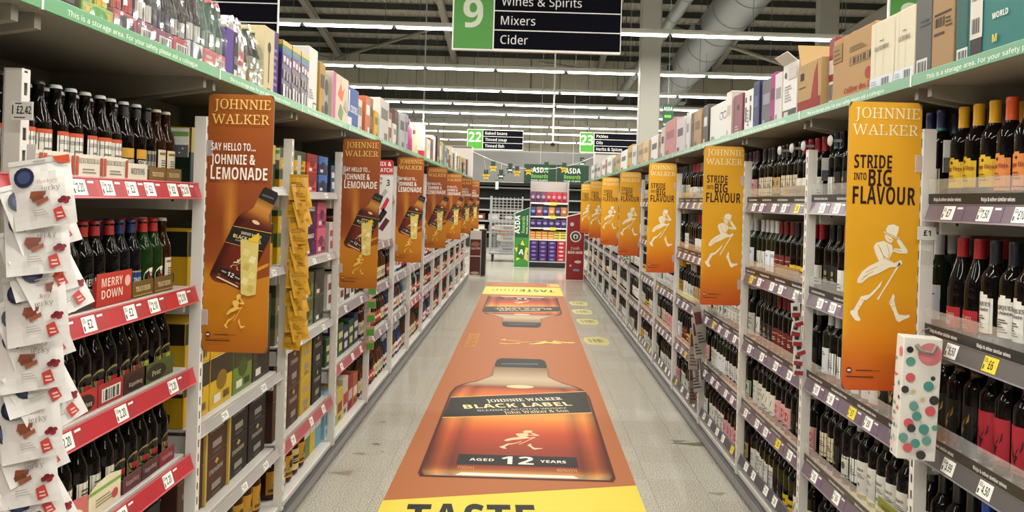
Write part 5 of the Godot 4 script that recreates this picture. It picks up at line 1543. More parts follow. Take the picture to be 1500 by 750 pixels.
	# far goods in many tones
	var tones := [["dark red", "6a2430"], ["pale grey", "b8b6b0"], ["brown", "5a4434"], ["cream", "cfc6ae"], ["black", "28241f"], ["teal grey", "7a9a9a"], ["tan", "a08458"], ["white", "d6d4ce"], ["gold", "a89040"], ["plum", "54304c"]]
	var deep := 8.85
	var k := 0
	while deep < 15.0:
		var w := rng.randf_range(0.18, 0.36)
		var t: Array = tones[(k * 7 + 3) % 10]
		carton("drinks_carton", "%s carton, %s of the far goods on the left top shelf" % [t[0], ORD[k] if k < 20 else "%s after twentieth" % ORD[k - 20]], "carton", run(s, deep + w * 0.5, y, 0.01 * (k % 3)), Vector3(w - 0.01, rng.randf_range(0.22, 0.36), 0.27), t[1], [["r", 0.15, 0.5, 0.7, 0.3, tones[(k * 3 + 1) % 10][1]], ["r", 0.2, 0.1, 0.5, 0.2, tones[(k * 3 + 7) % 10][1]]], [["r", 0.2, 0.2, 0.6, 0.5, tones[(k * 3 + 5) % 10][1]]], -1, "cartons on the left top shelf")
		deep += w
		k += 1
	# pale open box seen above the far end
	carton("storage_box", "large pale storage box above the far end of the left shelves", "box", at(-1.42, TOP + 0.001, 15.5, 0.0), Vector3(0.62, 0.62, 0.4), "c4c0ba", [["r", 0.0, 0.94, 1.0, 0.06, "6a665e"]], [], 1)

func top_right():
	var s := 1
	var y := TOP + 0.001
	# teal case with a printed bottle
	carton("wine_case", "teal wine case with printed bottle and white lettering at upper right", "carton", run(s, 2.14, y, 0.0), Vector3(0.36, 0.36, 0.3), "1a6a66",
		[["r", 0.0, 0.0, 0.16, 1.0, "14504e"], ["r", 0.17, 0.0, 0.012, 1.0, "0e3a3a"], ["r", 0.02, 0.02, 0.16, 0.14, "c8d0cc"], ["b", 0.03, 0.03, 0.14, 0.11], ["p", [0.22, 0.0, 0.22, 0.62, 0.25, 0.74, 0.27, 0.78, 0.27, 1.0, 0.33, 1.0, 0.33, 0.78, 0.35, 0.74, 0.38, 0.62, 0.38, 0.0], "241216"], ["r", 0.215, 0.2, 0.17, 0.42, "c9c4bc"], ["t", "TRENTO", 0.3, 0.5, 0.06, 0.14, 3, "3a3430"], ["b", 0.24, 0.24, 0.11, 0.12], ["t", "TRENTO", 0.68, 0.5, 0.08, 0.42, 3, "d8e0dc"], ["t", "WORLD", 0.62, 0.3, 0.045, 0.2, 1, "d8e0dc"], ["t", "M", 0.56, 0.12, 0.06, 0.06, 1, "d8c040"], ["l", 0.44, 0.03, 0.5, 0.07, 1, "d0d8d4"], ["e", 0.68, 0.9, 0.14, 0.14, "d8d02c"]], [], 1, "cases on the right top shelf")
	carton("wine_case", "plain brown wine case with black stamp beside teal case", "carton", run(s, 2.395, y, 0.0), Vector3(0.125, 0.30, 0.3), "9a7c58", [["l", 0.1, 0.62, 0.8, 0.06, 1, "3a3028"], ["b", 0.1, 0.5, 0.5, 0.1], ["l", 0.64, 0.48, 0.3, 0.12, 3, "4a3a2c"], ["l", 0.1, 0.42, 0.5, 0.05, 1, "4a3a2c"]], [], 1, "cases on the right top shelf", 0.75)
	carton("wine_case", "dark grey wine case beside the two cream cases", "carton", run(s, 2.512, y, 0.0), Vector3(0.1, 0.29, 0.3), "50504e", [["r", 0.1, 0.06, 0.7, 0.18, "c4c4c0"], ["b", 0.14, 0.09, 0.6, 0.12], ["l", 0.3, 0.6, 0.6, 0.1, 2, "3a3a38"]], [], 1, "cases on the right top shelf")
	for k in 2:
		carton("wine_case", "cream wood-effect wine case, %s of the pair" % ["nearer", "farther"][k], "carton", run(s, [2.637, 2.805][k], y, 0.0), Vector3([0.138, 0.185][k], 0.262, 0.3), "cfc7b0", [["r", 0.2, 0.0, 0.015, 1.0, "c0b698"], ["r", 0.55, 0.0, 0.01, 1.0, "c4ba9e"], ["r", 0.0, 0.08, 1.0, 0.15, "ccd2d8"], ["b", 0.5, 0.1, 0.34, 0.1], ["l", 0.06, 0.1, 0.3, 0.1, 3, "8a9aae"], ["t", "LAS PIZARRAS", 0.5, 0.6, 0.06, 0.6, 3, "4a4238"], ["l", 0.42, 0.72, 0.16, 0.03, 1, "6a6256"]], [], 1, "cases on the right top shelf", 0.6)
	var kr := carton("wine_case", "large brown wine case with red lettering and bar code", "carton", run(s, 3.105, y + 0.03, 0.02), Vector3(0.4, 0.255, 0.3), "a9875a", [["r", 0.42, 0.48, 0.56, 0.14, "6a5236"], ["r", 0.43, 0.49, 0.54, 0.12, "a48256"], ["b", 0.45, 0.5, 0.5, 0.1], ["l", 0.42, 0.7, 0.4, 0.1, 3, "7a6040"], ["t", "Cellier des D", 0.62, 0.06, 0.09, 0.62, 3, "a02c28"], ["e", 0.88, 0.28, 0.08, 0.09, "9a3a2c"], ["r", 0.0, 0.62, 0.24, 0.3, "96764c"], ["l", 0.03, 0.66, 0.18, 0.22, 3, "6a5236"]], [["r", 0.1, 0.3, 0.8, 0.4, "9a7a50"]], 1, "cases on the right top shelf", 0.75, "b59a70")
	carton("case_lid", "flat red card lid under the large brown case", "lid", run(s, 3.105, y, 0.015), Vector3(0.41, 0.029, 0.31), "8e2a2c", [], [], 1)
	carton("wine_case", "red wine case half hidden behind the large brown case", "carton", run(s, 3.345, y, 0.03), Vector3(0.07, 0.31, 0.28), "86262a", [["r", 0.1, 0.1, 0.7, 0.3, "c8c4bc"], ["b", 0.15, 0.14, 0.6, 0.22], ["r", 0.1, 0.5, 0.7, 0.2, "c4b8b0"]], [], 1, "cases on the right top shelf")
	# open carton with raised flaps
	var oc := carton("open_carton", "open brown carton with raised flap and red foot print", "carton", run(s, 3.53, y, 0.0), Vector3(0.29, 0.24, 0.3), "a88a5c", [["r", 0.0, 0.0, 1.0, 0.3, "8a2a26"], ["p", [0.6, 0.3, 0.72, 0.75, 0.85, 0.95, 0.9, 0.3], "8e3028"], ["r", 0.12, 0.7, 0.16, 0.14, "2a2018"], ["r", 0.05, 0.55, 0.32, 0.02, "6a5236"]], [], 1, "cases on the right top shelf", 0.75)
	part(oc, "flap", Shape.new().ink("8c6e44").box(Vector3(0, 0.06, 0), Vector3(0.28, 0.12, 0.004), 0, Transform3D(Basis(Vector3.RIGHT, -0.5), Vector3(0, 0.24, -0.3))).mesh(), vm(0.75))
	part(oc, "flap", Shape.new().ink("b59768").box(Vector3(0, 0.06, 0), Vector3(0.004, 0.12, 0.28), 0, Transform3D(Basis(Vector3.BACK, 0.4), Vector3(-0.14, 0.24, -0.15))).mesh(), vm(0.75))
	var wb := carton("white_carton", "white carton with dark grey foot and raised lid flap", "carton", run(s, 3.79, y, 0.0), Vector3(0.2, 0.28, 0.28), "d6d4d2", [["r", 0.0, 0.0, 1.0, 0.2, "3e3c3c"], ["r", 0.12, 0.05, 0.3, 0.12, "b8b6b2"], ["e", 0.2, 0.82, 0.09, 0.06, "4a4846"], ["l", 0.15, 0.35, 0.5, 0.3, 6, "9a9894"], ["r", 0.4, 0.72, 0.6, 0.2, "c4b8b6"]], [], 1, "cases on the right top shelf")
	part(wb, "flap", Shape.new().ink("dedcda").box(Vector3(0, 0.03, 0), Vector3(0.19, 0.06, 0.003), 0, Transform3D(Basis(Vector3.RIGHT, 0.9), Vector3(0, 0.28, 0))).mesh(), vm(0.6))
	var list := [
		[3.90, 4.02, 0.26, "c8c4c4", "8a8888", "pale carton with small print"],
		[4.03, 4.13, 0.28, "8c2468", "5a1444", "narrow magenta carton"],
		[4.14, 4.31, 0.27, "5c5a62", "8a8890", "grey carton beside magenta one"],
		[4.32, 4.44, 0.28, "262a58", "4a4e80", "navy blue carton"],
		[4.445, 4.65, 0.26, "d2d2ce", "2a2a38", "white carton with black bottle drawings"],
		[4.66, 4.86, 0.26, "7c4650", "3a2028", "dull maroon carton with hand hole"],
		[4.87, 5.00, 0.30, "cfc8c0", "a8a098", "ragged pale carton"],
		[5.01, 5.52, 0.27, "cacac8", "4a4a48", "broad white carton with bicycle drawing"],
		[5.54, 5.70, 0.30, "4a4644", "c0bcb8", "dark grey carton with white label"],
		[5.71, 5.96, 0.29, "9a7c5c", "6a523a", "brown taped carton"],
		[5.97, 6.17, 0.30, "6a4c30", "4a3420", "dark brown carton"],
		[6.18, 6.30, 0.32, "d0d0d0", "8a8a8a", "slim white carton"],
		[6.32, 6.66, 0.30, "c6c2c4", "5a4a5a", "white carton with violet drawing"],
		[6.68, 7.22, 0.33, "c08082", "a05a60", "salmon pink carton"],
		[7.24, 7.44, 0.30, "cfcdc8", "4a4644", "pale carton next to pink carton"],
		[7.46, 7.70, 0.26, "8a6a44", "5a4228", "tan carton"],
		[7.72, 8.15, 0.27, "cccacc", "4a4a50", "white carton with black figure"],
		[8.17, 8.55, 0.25, "b8a078", "8a7450", "light brown carton"],
		[8.57, 9.05, 0.26, "a08460", "7a6040", "mid brown carton"],
		[9.07, 9.45, 0.27, "b4b8bc", "7a7e84", "cool grey carton"],
		[9.47, 9.95, 0.30, "a48a34", "6a5a20", "olive gold carton"],
		[9.97, 10.6, 0.27, "d4d2ce", "4a5a54", "white carton with green mark"],
		[10.62, 11.3, 0.27, "a88c64", "7a6444", "kraft carton"],
		[11.32, 11.7, 0.25, "6a8a5c", "4a6a40", "green carton"],
		[11.72, 12.4, 0.30, "d0cec8", "8a8884", "plain white carton"],
		[12.42, 12.8, 0.28, "8a6448", "5a4030", "rust brown carton"],
		[12.82, 13.5, 0.30, "c4c2be", "6a6864", "grey white carton"],
		[13.52, 14.2, 0.28, "b4b0aa", "504c48", "stone grey carton"],
		[14.22, 14.9, 0.30, "8c8a88", "3a3836", "mid grey carton"],
		[14.92, 15.7, 0.30, "c8c6c4", "7a7876", "chalk white carton"],
	]
	for e in list:
		var fr := [["r", 0.15, 0.5, 0.7, 0.22, e[4]], ["r", 0.1, 0.06, 0.3, 0.14, e[4]]]
		if e[5].contains("bottle drawings"):
			fr = [["r", 0.08, 0.74, 0.14, 0.12, e[4]], ["r", 0.56, 0.74, 0.14, 0.12, e[4]], ["r", 0.1, 0.3, 0.12, 0.34, e[4]], ["r", 0.58, 0.3, 0.12, 0.34, e[4]], ["l", 0.3, 0.2, 0.16, 0.4, 5, "6a6a70"], ["r", 0.0, 0.0, 1.0, 0.08, "3a3a3a"], ["r", 0.5, 0.1, 0.02, 0.8, "b0b0ac"]]
		elif e[5].contains("bicycle"):
			fr = [["e", 0.62, 0.66, 0.09, 0.1, "5a5a58"], ["e", 0.62, 0.66, 0.07, 0.08, "cacac8"], ["e", 0.82, 0.66, 0.09, 0.1, "5a5a58"], ["e", 0.82, 0.66, 0.07, 0.08, "cacac8"], ["r", 0.6, 0.72, 0.24, 0.02, "4a4a48"], ["l", 0.06, 0.04, 0.3, 0.2, 4, "6a6a68"], ["l", 0.6, 0.1, 0.3, 0.06, 2, "8a8a88"]]
		elif e[5].contains("hand hole"):
			fr = [["e", 0.55, 0.7, 0.14, 0.07, "201418"], ["l", 0.2, 0.1, 0.5, 0.2, 3, "b09aa0"]]
		var tone2: String = e[3]
		carton("wine_case", e[5] + " on the right top shelf", "carton", run(s, (e[0] + e[1]) * 0.5, y, 0.01 * (int(e[0] * 10) % 3)), Vector3(e[1] - e[0] - 0.006, e[2], 0.28), tone2, fr, [["l", 0.2, 0.3, 0.6, 0.3, 4, e[4]]], 1, "cases on the right top shelf")
	carton("storage_box", "large pale storage box above the far end of the right shelves", "box", at(1.62, TOP + 0.001, 16.05, 0.0), Vector3(0.5, 0.6, 0.4), "c0bfbc", [["r", 0.0, 0.94, 1.0, 0.06, "77746e"]], [], 1)


# ---------------------------------------------------------------- things hung on the posts
func pouch_mesh(w: float, h: float, tone: String, print_: Array, thick := 0.016) -> Mesh:
	var s := Shape.new()
	var bulge := func(u: float, t: float) -> float:
		return thick * pow(maxf(0.0, sin(PI * u)), 0.7) * pow(maxf(0.0, sin(PI * clampf((t - 0.06) / 0.86, 0, 1))), 0.6)
	s.ink(tone)
	for face in [1.0, -1.0]:
		for i in 8:
			for k in 10:
				var p := []
				for q in [[0, 0], [1, 0], [1, 1], [0, 1]]:
					var u: float = (i + q[0]) / 8.0
					var t: float = (k + q[1]) / 10.0
					var z: float = bulge.call(u, t) + 0.1 * thick * sin(u * 17 + t * 11) * sin(PI * u)
					p.append(Vector3((u - 0.5) * w, (t - 1.0) * h, face * z))
				var nn: Vector3 = (p[1] - p[0]).cross(p[3] - p[0]).normalized()
				if absf(nn.z) < 0.01: nn = Vector3(0, 0, 1)
				s.quad(p[0], p[1], p[2], p[3], nn * signf(nn.z) * face)
	# print wrapped on the bulge
	var f := Shape.new()
	f.lay = 1
	f.ops(print_, w, h)
	for i in f.v.size() / 3:
		var q := []
		for j in 3:
			var a := f.v[i * 3 + j]
			var u := a.x / w + 0.5
			var t := a.y / h
			q.append(Vector3(a.x, a.y - h, bulge.call(u, t) + 0.0022 + a.z))
		s.tri(q[0], q[1], q[2], Vector3(0, 0, 1), null, null, f.c[i * 3])
	return s.mesh()

func clip_strips():
	# left: white snack pouches on a strip at the nearest post
	var pm := pouch_mesh(0.118, 0.15, "dedcda", [["r", 0.0, 0.93, 1.0, 0.07, "d2d0ce"], ["r", 0.4, 0.945, 0.2, 0.03, "a8a6a4"], ["e", 0.24, 0.74, 0.17, 0.15, "1d2440"], ["e", 0.24, 0.74, 0.11, 0.095, "39466c"], ["p", [1.0, 1.0, 0.72, 1.0, 0.8, 0.9, 1.0, 0.88], "cc4a22"], ["p", [0.3, 0.42, 0.34, 0.52, 0.58, 0.5, 0.56, 0.44], "8a4a34"], ["p", [0.36, 0.36, 0.33, 0.42, 0.52, 0.46, 0.54, 0.4], "74402e"], ["p", [0.42, 0.3, 0.4, 0.36, 0.6, 0.42, 0.61, 0.36], "93553c"], ["t", "turkey", 0.62, 0.62, 0.05, 0.34, 2, "c98a78"], ["t", "jerky", 0.66, 0.5, 0.07, 0.3, 2, "8a8078"], ["p", [0.68, 0.05, 0.85, 0.09, 0.8, 0.26, 0.66, 0.22], "b8403c"], ["l", 0.71, 0.1, 0.1, 0.1, 2, "e0b8b0"], ["e", 0.8, 0.33, 0.05, 0.035, "7c2430"], ["e", 0.88, 0.31, 0.05, 0.035, "8e2c36"], ["e", 0.85, 0.36, 0.05, 0.035, "6c2028"], ["e", 0.92, 0.35, 0.04, 0.03, "842834"], ["l", 0.35, 0.16, 0.24, 0.1, 3, "a8a4a0"]], 0.007)
	var strip := whole("clip_strip", "white hanging strip holding the white snack pouches", "hanger", Shape.new().ink("d8d6d4").box(Vector3(0, 1.3, 0), Vector3(0.02, 0.8, 0.002)).mesh(), vm(0.4), at(-1.075, 0, 1.70))
	for k in 15:
		var o := thing("snack_pouch", "white snack pouch with navy badge, %s from the top of its strip" % ORD[k], "pouch", Transform3D(Basis.from_euler(Vector3(-0.22 - 0.02 * (k % 3), [0.2, 0.75, 0.35, 0.6, 0.9][k % 5], [0.2, 0.3, 0.12, 0.26, 0.38][k % 5])), Vector3(-1.05 + [0.01, -0.012, 0.008, -0.006, 0.014][k % 5] - 0.0016 * k, 1.668 - 0.049 * k, -1.672 - 0.0006 * k)), "white snack pouches on the clip strip")
		part(o, "pouch", pm, vm(0.32))
	# price flag on that post
	flag("white price flag on the nearest left post", -1.098, 1.772, 1.70, 0.048, 0.04, "£2.42")
	flag("small white price flag at the first right post", 1.236, 1.545, 2.42, 0.058, 0.04, "£1")
	# left: yellow pouches on the third post
	var ym := pouch_mesh(0.085, 0.12, "c9962a", [["r", 0.0, 0.9, 1.0, 0.1, "b8861e"], ["l", 0.12, 0.5, 0.7, 0.22, 3, "8a5f18"], ["l", 0.12, 0.12, 0.76, 0.2, 2, "b0801f"]], 0.006)
	whole("clip_strip", "thin hanging strip holding the yellow snack pouches", "hanger", Shape.new().ink("cfcdc8").box(Vector3(0, 1.36, 0), Vector3(0.016, 0.86, 0.002)).mesh(), vm(0.4), at(-1.075, 0, 3.69))
	for k in 18:
		var o := thing("snack_pouch", "yellow snack pouch, %s from the top of the strip beside first brown banner" % ORD[k], "pouch", Transform3D(Basis.from_euler(Vector3(-0.16, [0.05, 0.75, -0.1, 0.95, 0.2][k % 5], [0.02, 0.16, -0.05, 0.2, 0.08][k % 5])), Vector3(-1.062 + 0.006 * sin(k * 2.9), 1.70 - 0.041 * k, -3.655 - 0.0005 * k)), "yellow snack pouches on the clip strip")
		part(o, "pouch", ym, vm(0.35))
	# right: dotted gift bag
	gift_bag("white gift bag with red, green and black dots on first right post", 1.15, 1.252, 2.30, 0.97)
	gift_bag("small distant white gift bag with dots on right post", 1.20, 1.23, 9.4, 0.9)
	# right: strip of small red and white cards
	for k in 7:
		var s := Shape.new().ink("d8d6d2").box(Vector3(0, -0.03, 0), Vector3(0.045, 0.06, 0.004), 0.001)
		s.T = Transform3D(Basis(), Vector3(0, -0.06, 0.0022))
		s.ops([["r", 0.0, 0.0, 1.0, 0.3, "a8323a"], ["r", 0.15, 0.45, 0.5, 0.3, "3a3836"]], 0.045, 0.06)
		whole("small_card_pack", "small red and white card pack, %s from the top of its strip" % ORD[k], "card", s.mesh(), vm(0.45), Transform3D(Basis.from_euler(Vector3(-0.1, 0.3, 0.25 * sin(k * 2.0))), Vector3(1.18 + 0.004 * k, 1.2 - 0.042 * k, -3.41)), "card packs on the right strip")
	whole("clip_strip", "slim strip holding the small red and white cards", "hanger", Shape.new().ink("d0cecc").box(Vector3(0, 1.06, 0), Vector3(0.012, 0.36, 0.002)).mesh(), vm(0.4), at(1.19, 0, 3.43))
	# right: hanging bundle of thin magazines
	for k in 6:
		var s := Shape.new().ink(["b8b0a8", "c4b8b0", "a89890", "8a8078", "c0bcb8", "98887c"][k]).box(Vector3(0, -0.14, 0), Vector3(0.075, 0.28, 0.004), 0.001)
		s.T = Transform3D(Basis(), Vector3(0, -0.28, 0.0022))
		s.ops([["r", 0.1, 0.55, 0.8, 0.3, "6a3a3a"], ["l", 0.1, 0.1, 0.8, 0.3, 4, "5a5450"]], 0.075, 0.28)
		whole("leaflet", "crumpled leaflet hanging on the right post, %s from the top" % ORD[k], "leaflet", s.mesh(), vm(0.4), Transform3D(Basis.from_euler(Vector3(-0.15, 0.5 + 0.25 * sin(k * 3.0), 0.14 * sin(k * 2.0 + 1))), Vector3(1.185 - 0.004 * k, 0.92 - 0.075 * k, -5.40 + 0.009 * k)), "leaflets on the right post")
	# small cards that close the ends of the upper shelves
	for e in [[-1, 2.715, 1.725, "left post beside the first brown banner"], [-1, 1.715, 1.74, "nearest left post, cut by the picture edge"], [-1, 3.715, 1.725, "left post behind the yellow pouches"], [1, 2.425, 1.735, "first right post beside yellow-capped wine"], [1, 3.425, 1.735, "second right post above the wine shelf"]]:
		var q := Shape.new().ink("d4d3cf").box(Vector3(0, 0.05, 0), Vector3(0.075, 0.1, 0.003), 0.0006)
		q.T = Transform3D(Basis(), Vector3(0, 0, 0.0017))
		q.ops([["r", 0.0, 0.72, 1.0, 0.16, "6c9a4a"], ["r", 0.0, 0.0, 1.0, 0.42, "55585e"], ["e", 0.3, 0.25, 0.04, 0.03, "c8c8c8"], ["e", 0.6, 0.15, 0.04, 0.03, "c8c8c8"], ["e", 0.75, 0.3, 0.04, 0.03, "c8c8c8"]] if e[0] < 0 else [["r", 0.0, 0.0, 1.0, 0.46, "55585e"], ["e", 0.4, 0.3, 0.05, 0.04, "c8c8c8"], ["e", 0.7, 0.12, 0.05, 0.04, "c8c8c8"]], 0.075, 0.1)
		whole("shelf_end_card", "small white and grey card at the %s" % e[3], "card", q.mesh(), vm(0.5), at(e[0] * (POST[e[0]] + 0.066), e[2], e[1]), "small cards at the shelf ends")
	# security tags on wine necks
	for e in [[3.62, 0.02, "first"], [3.78, 0.02, "second"], [3.96, 0.02, "third"], [3.30, 0.02, "fourth"]]:
		var q := thing("security_tag", "round white security tag on a wine neck, %s along the upper right shelf" % e[2], "tag", run(1, e[0], 1.90, e[1]), "white security tags on wine necks")
		part(q, "disc", Shape.new().ink("d6d6d4").lathe(prof([[0, 0], [0.02, 0], [0.024, 0.004], [0.02, 0.01], [0.008, 0.014], [0, 0.015]]), 16, Transform3D(Basis(Vector3.RIGHT, PI / 2), Vector3.ZERO)).mesh(), vm(0.35))
		part(q, "strap", Shape.new().ink("c8c8c6").box(Vector3(0, 0, -0.022), Vector3(0.01, 0.012, 0.045), 0.002).mesh(), vm(0.4))
	# kraft trays in front of some wine
	for e in [[3.80, 1.635, 0.3, "A8845A", "TRIVENTO", "upper right shelf beside the second post"], [3.86, 1.24, 0.34, "a07c52", "", "second right shelf under the red capsules"], [2.66, 0.51, 0.3, "8a8a3c", "", "low right shelf below the gift bag"]]:
		shelf_tray(run(1, e[0], e[1] + 0.034, 0.036), e[2], 0.05, e[3], [["t", e[4], 0.5, 0.3, 0.4, 0.7, 1, "3a2a1a"]] if e[4] else [["l", 0.1, 0.25, 0.7, 0.4, 2, "6a5030"]], "brown card tray on the %s" % e[5], "card trays in front of the wine")
	# mix and match card on a left post
	var mm := banner_board(0.13, 0.58, func(_u, t): return Color("b42a30") if t > 0.8 else Color("d6d4d2"))
	mm.lay = 1
	mm.ink("f0e6e4").text("MIX &", 0.0, 0.535, 0.03, 0.1, 1).text("MATCH", 0.0, 0.49, 0.03, 0.115, 1).ink("1e1c1c").text("Any", -0.03, 0.435, 0.022, 0.04, 1).text("for", -0.03, 0.4, 0.022, 0.035, 1).text("3", 0.03, 0.39, 0.045, 0.025, 1)
	mm.ink("c8344c").poly(PackedVector2Array([Vector2(-0.02, 0.22), Vector2(0.0, 0.2), Vector2(0.045, 0.29), Vector2(0.025, 0.31)])).ink("2a2026").poly(PackedVector2Array([Vector2(-0.05, 0.14), Vector2(-0.02, 0.12), Vector2(0.03, 0.2), Vector2(0.0, 0.23)])).ink("5a2a3a").poly(PackedVector2Array([Vector2(-0.03, 0.08), Vector2(0.0, 0.06), Vector2(0.05, 0.14), Vector2(0.02, 0.16)])).ink("a8a8a4").poly(PackedVector2Array([Vector2(-0.04, 0.3), Vector2(-0.02, 0.28), Vector2(0.03, 0.35), Vector2(0.01, 0.37)]))
	whole("offer_card", "white and red mix and match card behind second brown banner", "sign", mm.mesh(), vm(0.45), at(-1.04, 1.295, 5.70))
	# green hazard tags on a strip at a left post
	for k in 5:
		var s := Shape.new().ink("b88a5a").box(Vector3(0, 0, 0), Vector3(0.06, 0.07, 0.006), 0.001).ink("3c8a3a").box(Vector3(0, -0.008, 0.0034), Vector3(0.05, 0.045, 0.001))
		whole("green_tag", "small brown and green tag on a left post, %s from the top" % ORD[k], "tag", s.mesh(), vm(0.5), Transform3D(Basis(Vector3.UP, 0.3), Vector3(-1.1 - 0.002 * k, 0.93 - 0.1 * k, -5.69)), "brown and green tags on the left post")
	# bright green bag on the right shelf
	var gb := thing("green_cloth_hat", "bright green cloth hat over bottles on the right shelf", "hat", at(1.36, 1.175, 6.0))
	part(gb, "cloth", Shape.new().ink("2f9a3c").lathe(prof([[0.1, 0.0], [0.105, 0.01], [0.085, 0.05], [0.05, 0.075], [0, 0.08]]), 14).mesh(), vm(0.7))
	part(gb, "brim", Shape.new().ink("c8b030").lathe(prof([[0.1, -0.006], [0.125, -0.01], [0.125, -0.004], [0.1, 0.004]]), 14).mesh(), vm(0.7))

func flag(label: String, x: float, y: float, deep: float, w: float, h: float, words: String):
	var s := Shape.new().ink("dcdad6").box(Vector3(0, 0, 0), Vector3(w, h, 0.002), 0.0005)
	s.T = Transform3D(Basis(), Vector3(0, -h * 0.5, 0.0012))
	s.lay = 1
	s.ink("1c1c1c").text(words, w * 0.1 if words.length() > 3 else 0.0, h * 0.32, h * 0.42, w * (0.66 if words.length() > 3 else 0.4), 1)
	if words.length() > 3:
		s.ink("3a3a3a").rect(-w * 0.44, h * 0.3, w * 0.06, h * 0.5).rect(-w * 0.34, h * 0.1, w * 0.5, h * 0.06).rect(-w * 0.3, h * 0.86, w * 0.3, h * 0.06)
	whole("price_flag", label, "price tag", s.mesh(), vm(0.4), at(x, y, deep))

func gift_bag(label: String, x: float, ytop: float, deep: float, k: float):
	var o := thing("gift_bag", label, "gift bag", Transform3D(Basis.from_euler(Vector3(0, -0.12, -0.035)), Vector3(x, ytop - 0.37 * k, -deep)), "dotted gift bags")
	var w := 0.11 * k
	var h := 0.365 * k
	var s := Shape.new().ink("e2dfd8").box(Vector3(0, h * 0.5, 0), Vector3(w, h, 0.06), 0.002)
	part(o, "bag", s.mesh(), vm(0.45))
	var p := Shape.new()
	var dots := [[0.72, 0.87, 0.25, "d98088"], [0.2, 0.8, 0.1, "5a9a8a"], [0.22, 0.67, 0.1, "d05a60"], [0.7, 0.61, 0.11, "4f9186"], [0.08, 0.57, 0.08, "3a3838"], [0.86, 0.5, 0.1, "3a3838"], [0.78, 0.41, 0.11, "d05a60"], [0.35, 0.44, 0.1, "6a9a92"], [0.44, 0.36, 0.1, "4f9186"], [0.24, 0.3, 0.1, "d05a60"], [0.32, 0.26, 0.09, "3a3838"], [0.64, 0.26, 0.11, "4f9186"], [0.12, 0.18, 0.1, "6a9a92"], [0.44, 0.14, 0.1, "4f9186"], [0.25, 0.1, 0.1, "d05a60"], [0.72, 0.17, 0.1, "6a9a92"], [0.6, 0.05, 0.1, "3a3838"], [0.78, 0.68, 0.05, "3a3838"], [0.3, 0.56, 0.05, "cbb88a"], [0.55, 0.5, 0.05, "cbb88a"], [0.9, 0.28, 0.06, "5a9a8a"]]
	for f in [[Transform3D(Basis(), Vector3(0, 0, 0.0303)), w, 0], [Transform3D(Basis(Vector3.UP, -PI / 2), Vector3(-w * 0.5 - 0.0003, 0, 0)), 0.06, 1]]:
		p.T = f[0]
		p.lay = 0
		for i in dots.size():
			var d: Array = dots[i]
			p.lay += 1
			var r: float = d[2] * w * 1.25
			if f[2] == 1:
				r *= 0.45
			p.ink(d[3]).ell(clampf((d[0] - 0.5) * f[1], -f[1] * 0.5 + r, f[1] * 0.5 - r), clampf(d[1] * h, r, h - r), r, r)
		if f[2] == 0:
			p.ink("22201e").ell(-w * 0.36, h * 0.9, w * 0.09, w * 0.09)
	part(o, "dot_print", p.mesh(), vm(0.45))
	part(o, "hook_wire", Shape.new().ink("b8b6b2").tube([Vector3(0.0, h - 0.01, -0.03), Vector3(0.02, h + 0.01, -0.05), Vector3(0.075, h + 0.012, -0.125)], 0.002, 5).mesh(), vm(0.4))
	part(o, "ribbon_handle", Shape.new().ink("8a8078").tube([Vector3(-0.02, h - 0.02, 0.034), Vector3(-0.01, h - 0.035, 0.045), Vector3(0.02, h - 0.04, 0.045), Vector3(0.035, h - 0.02, 0.034)], 0.006, 6).mesh(), vm(0.5))


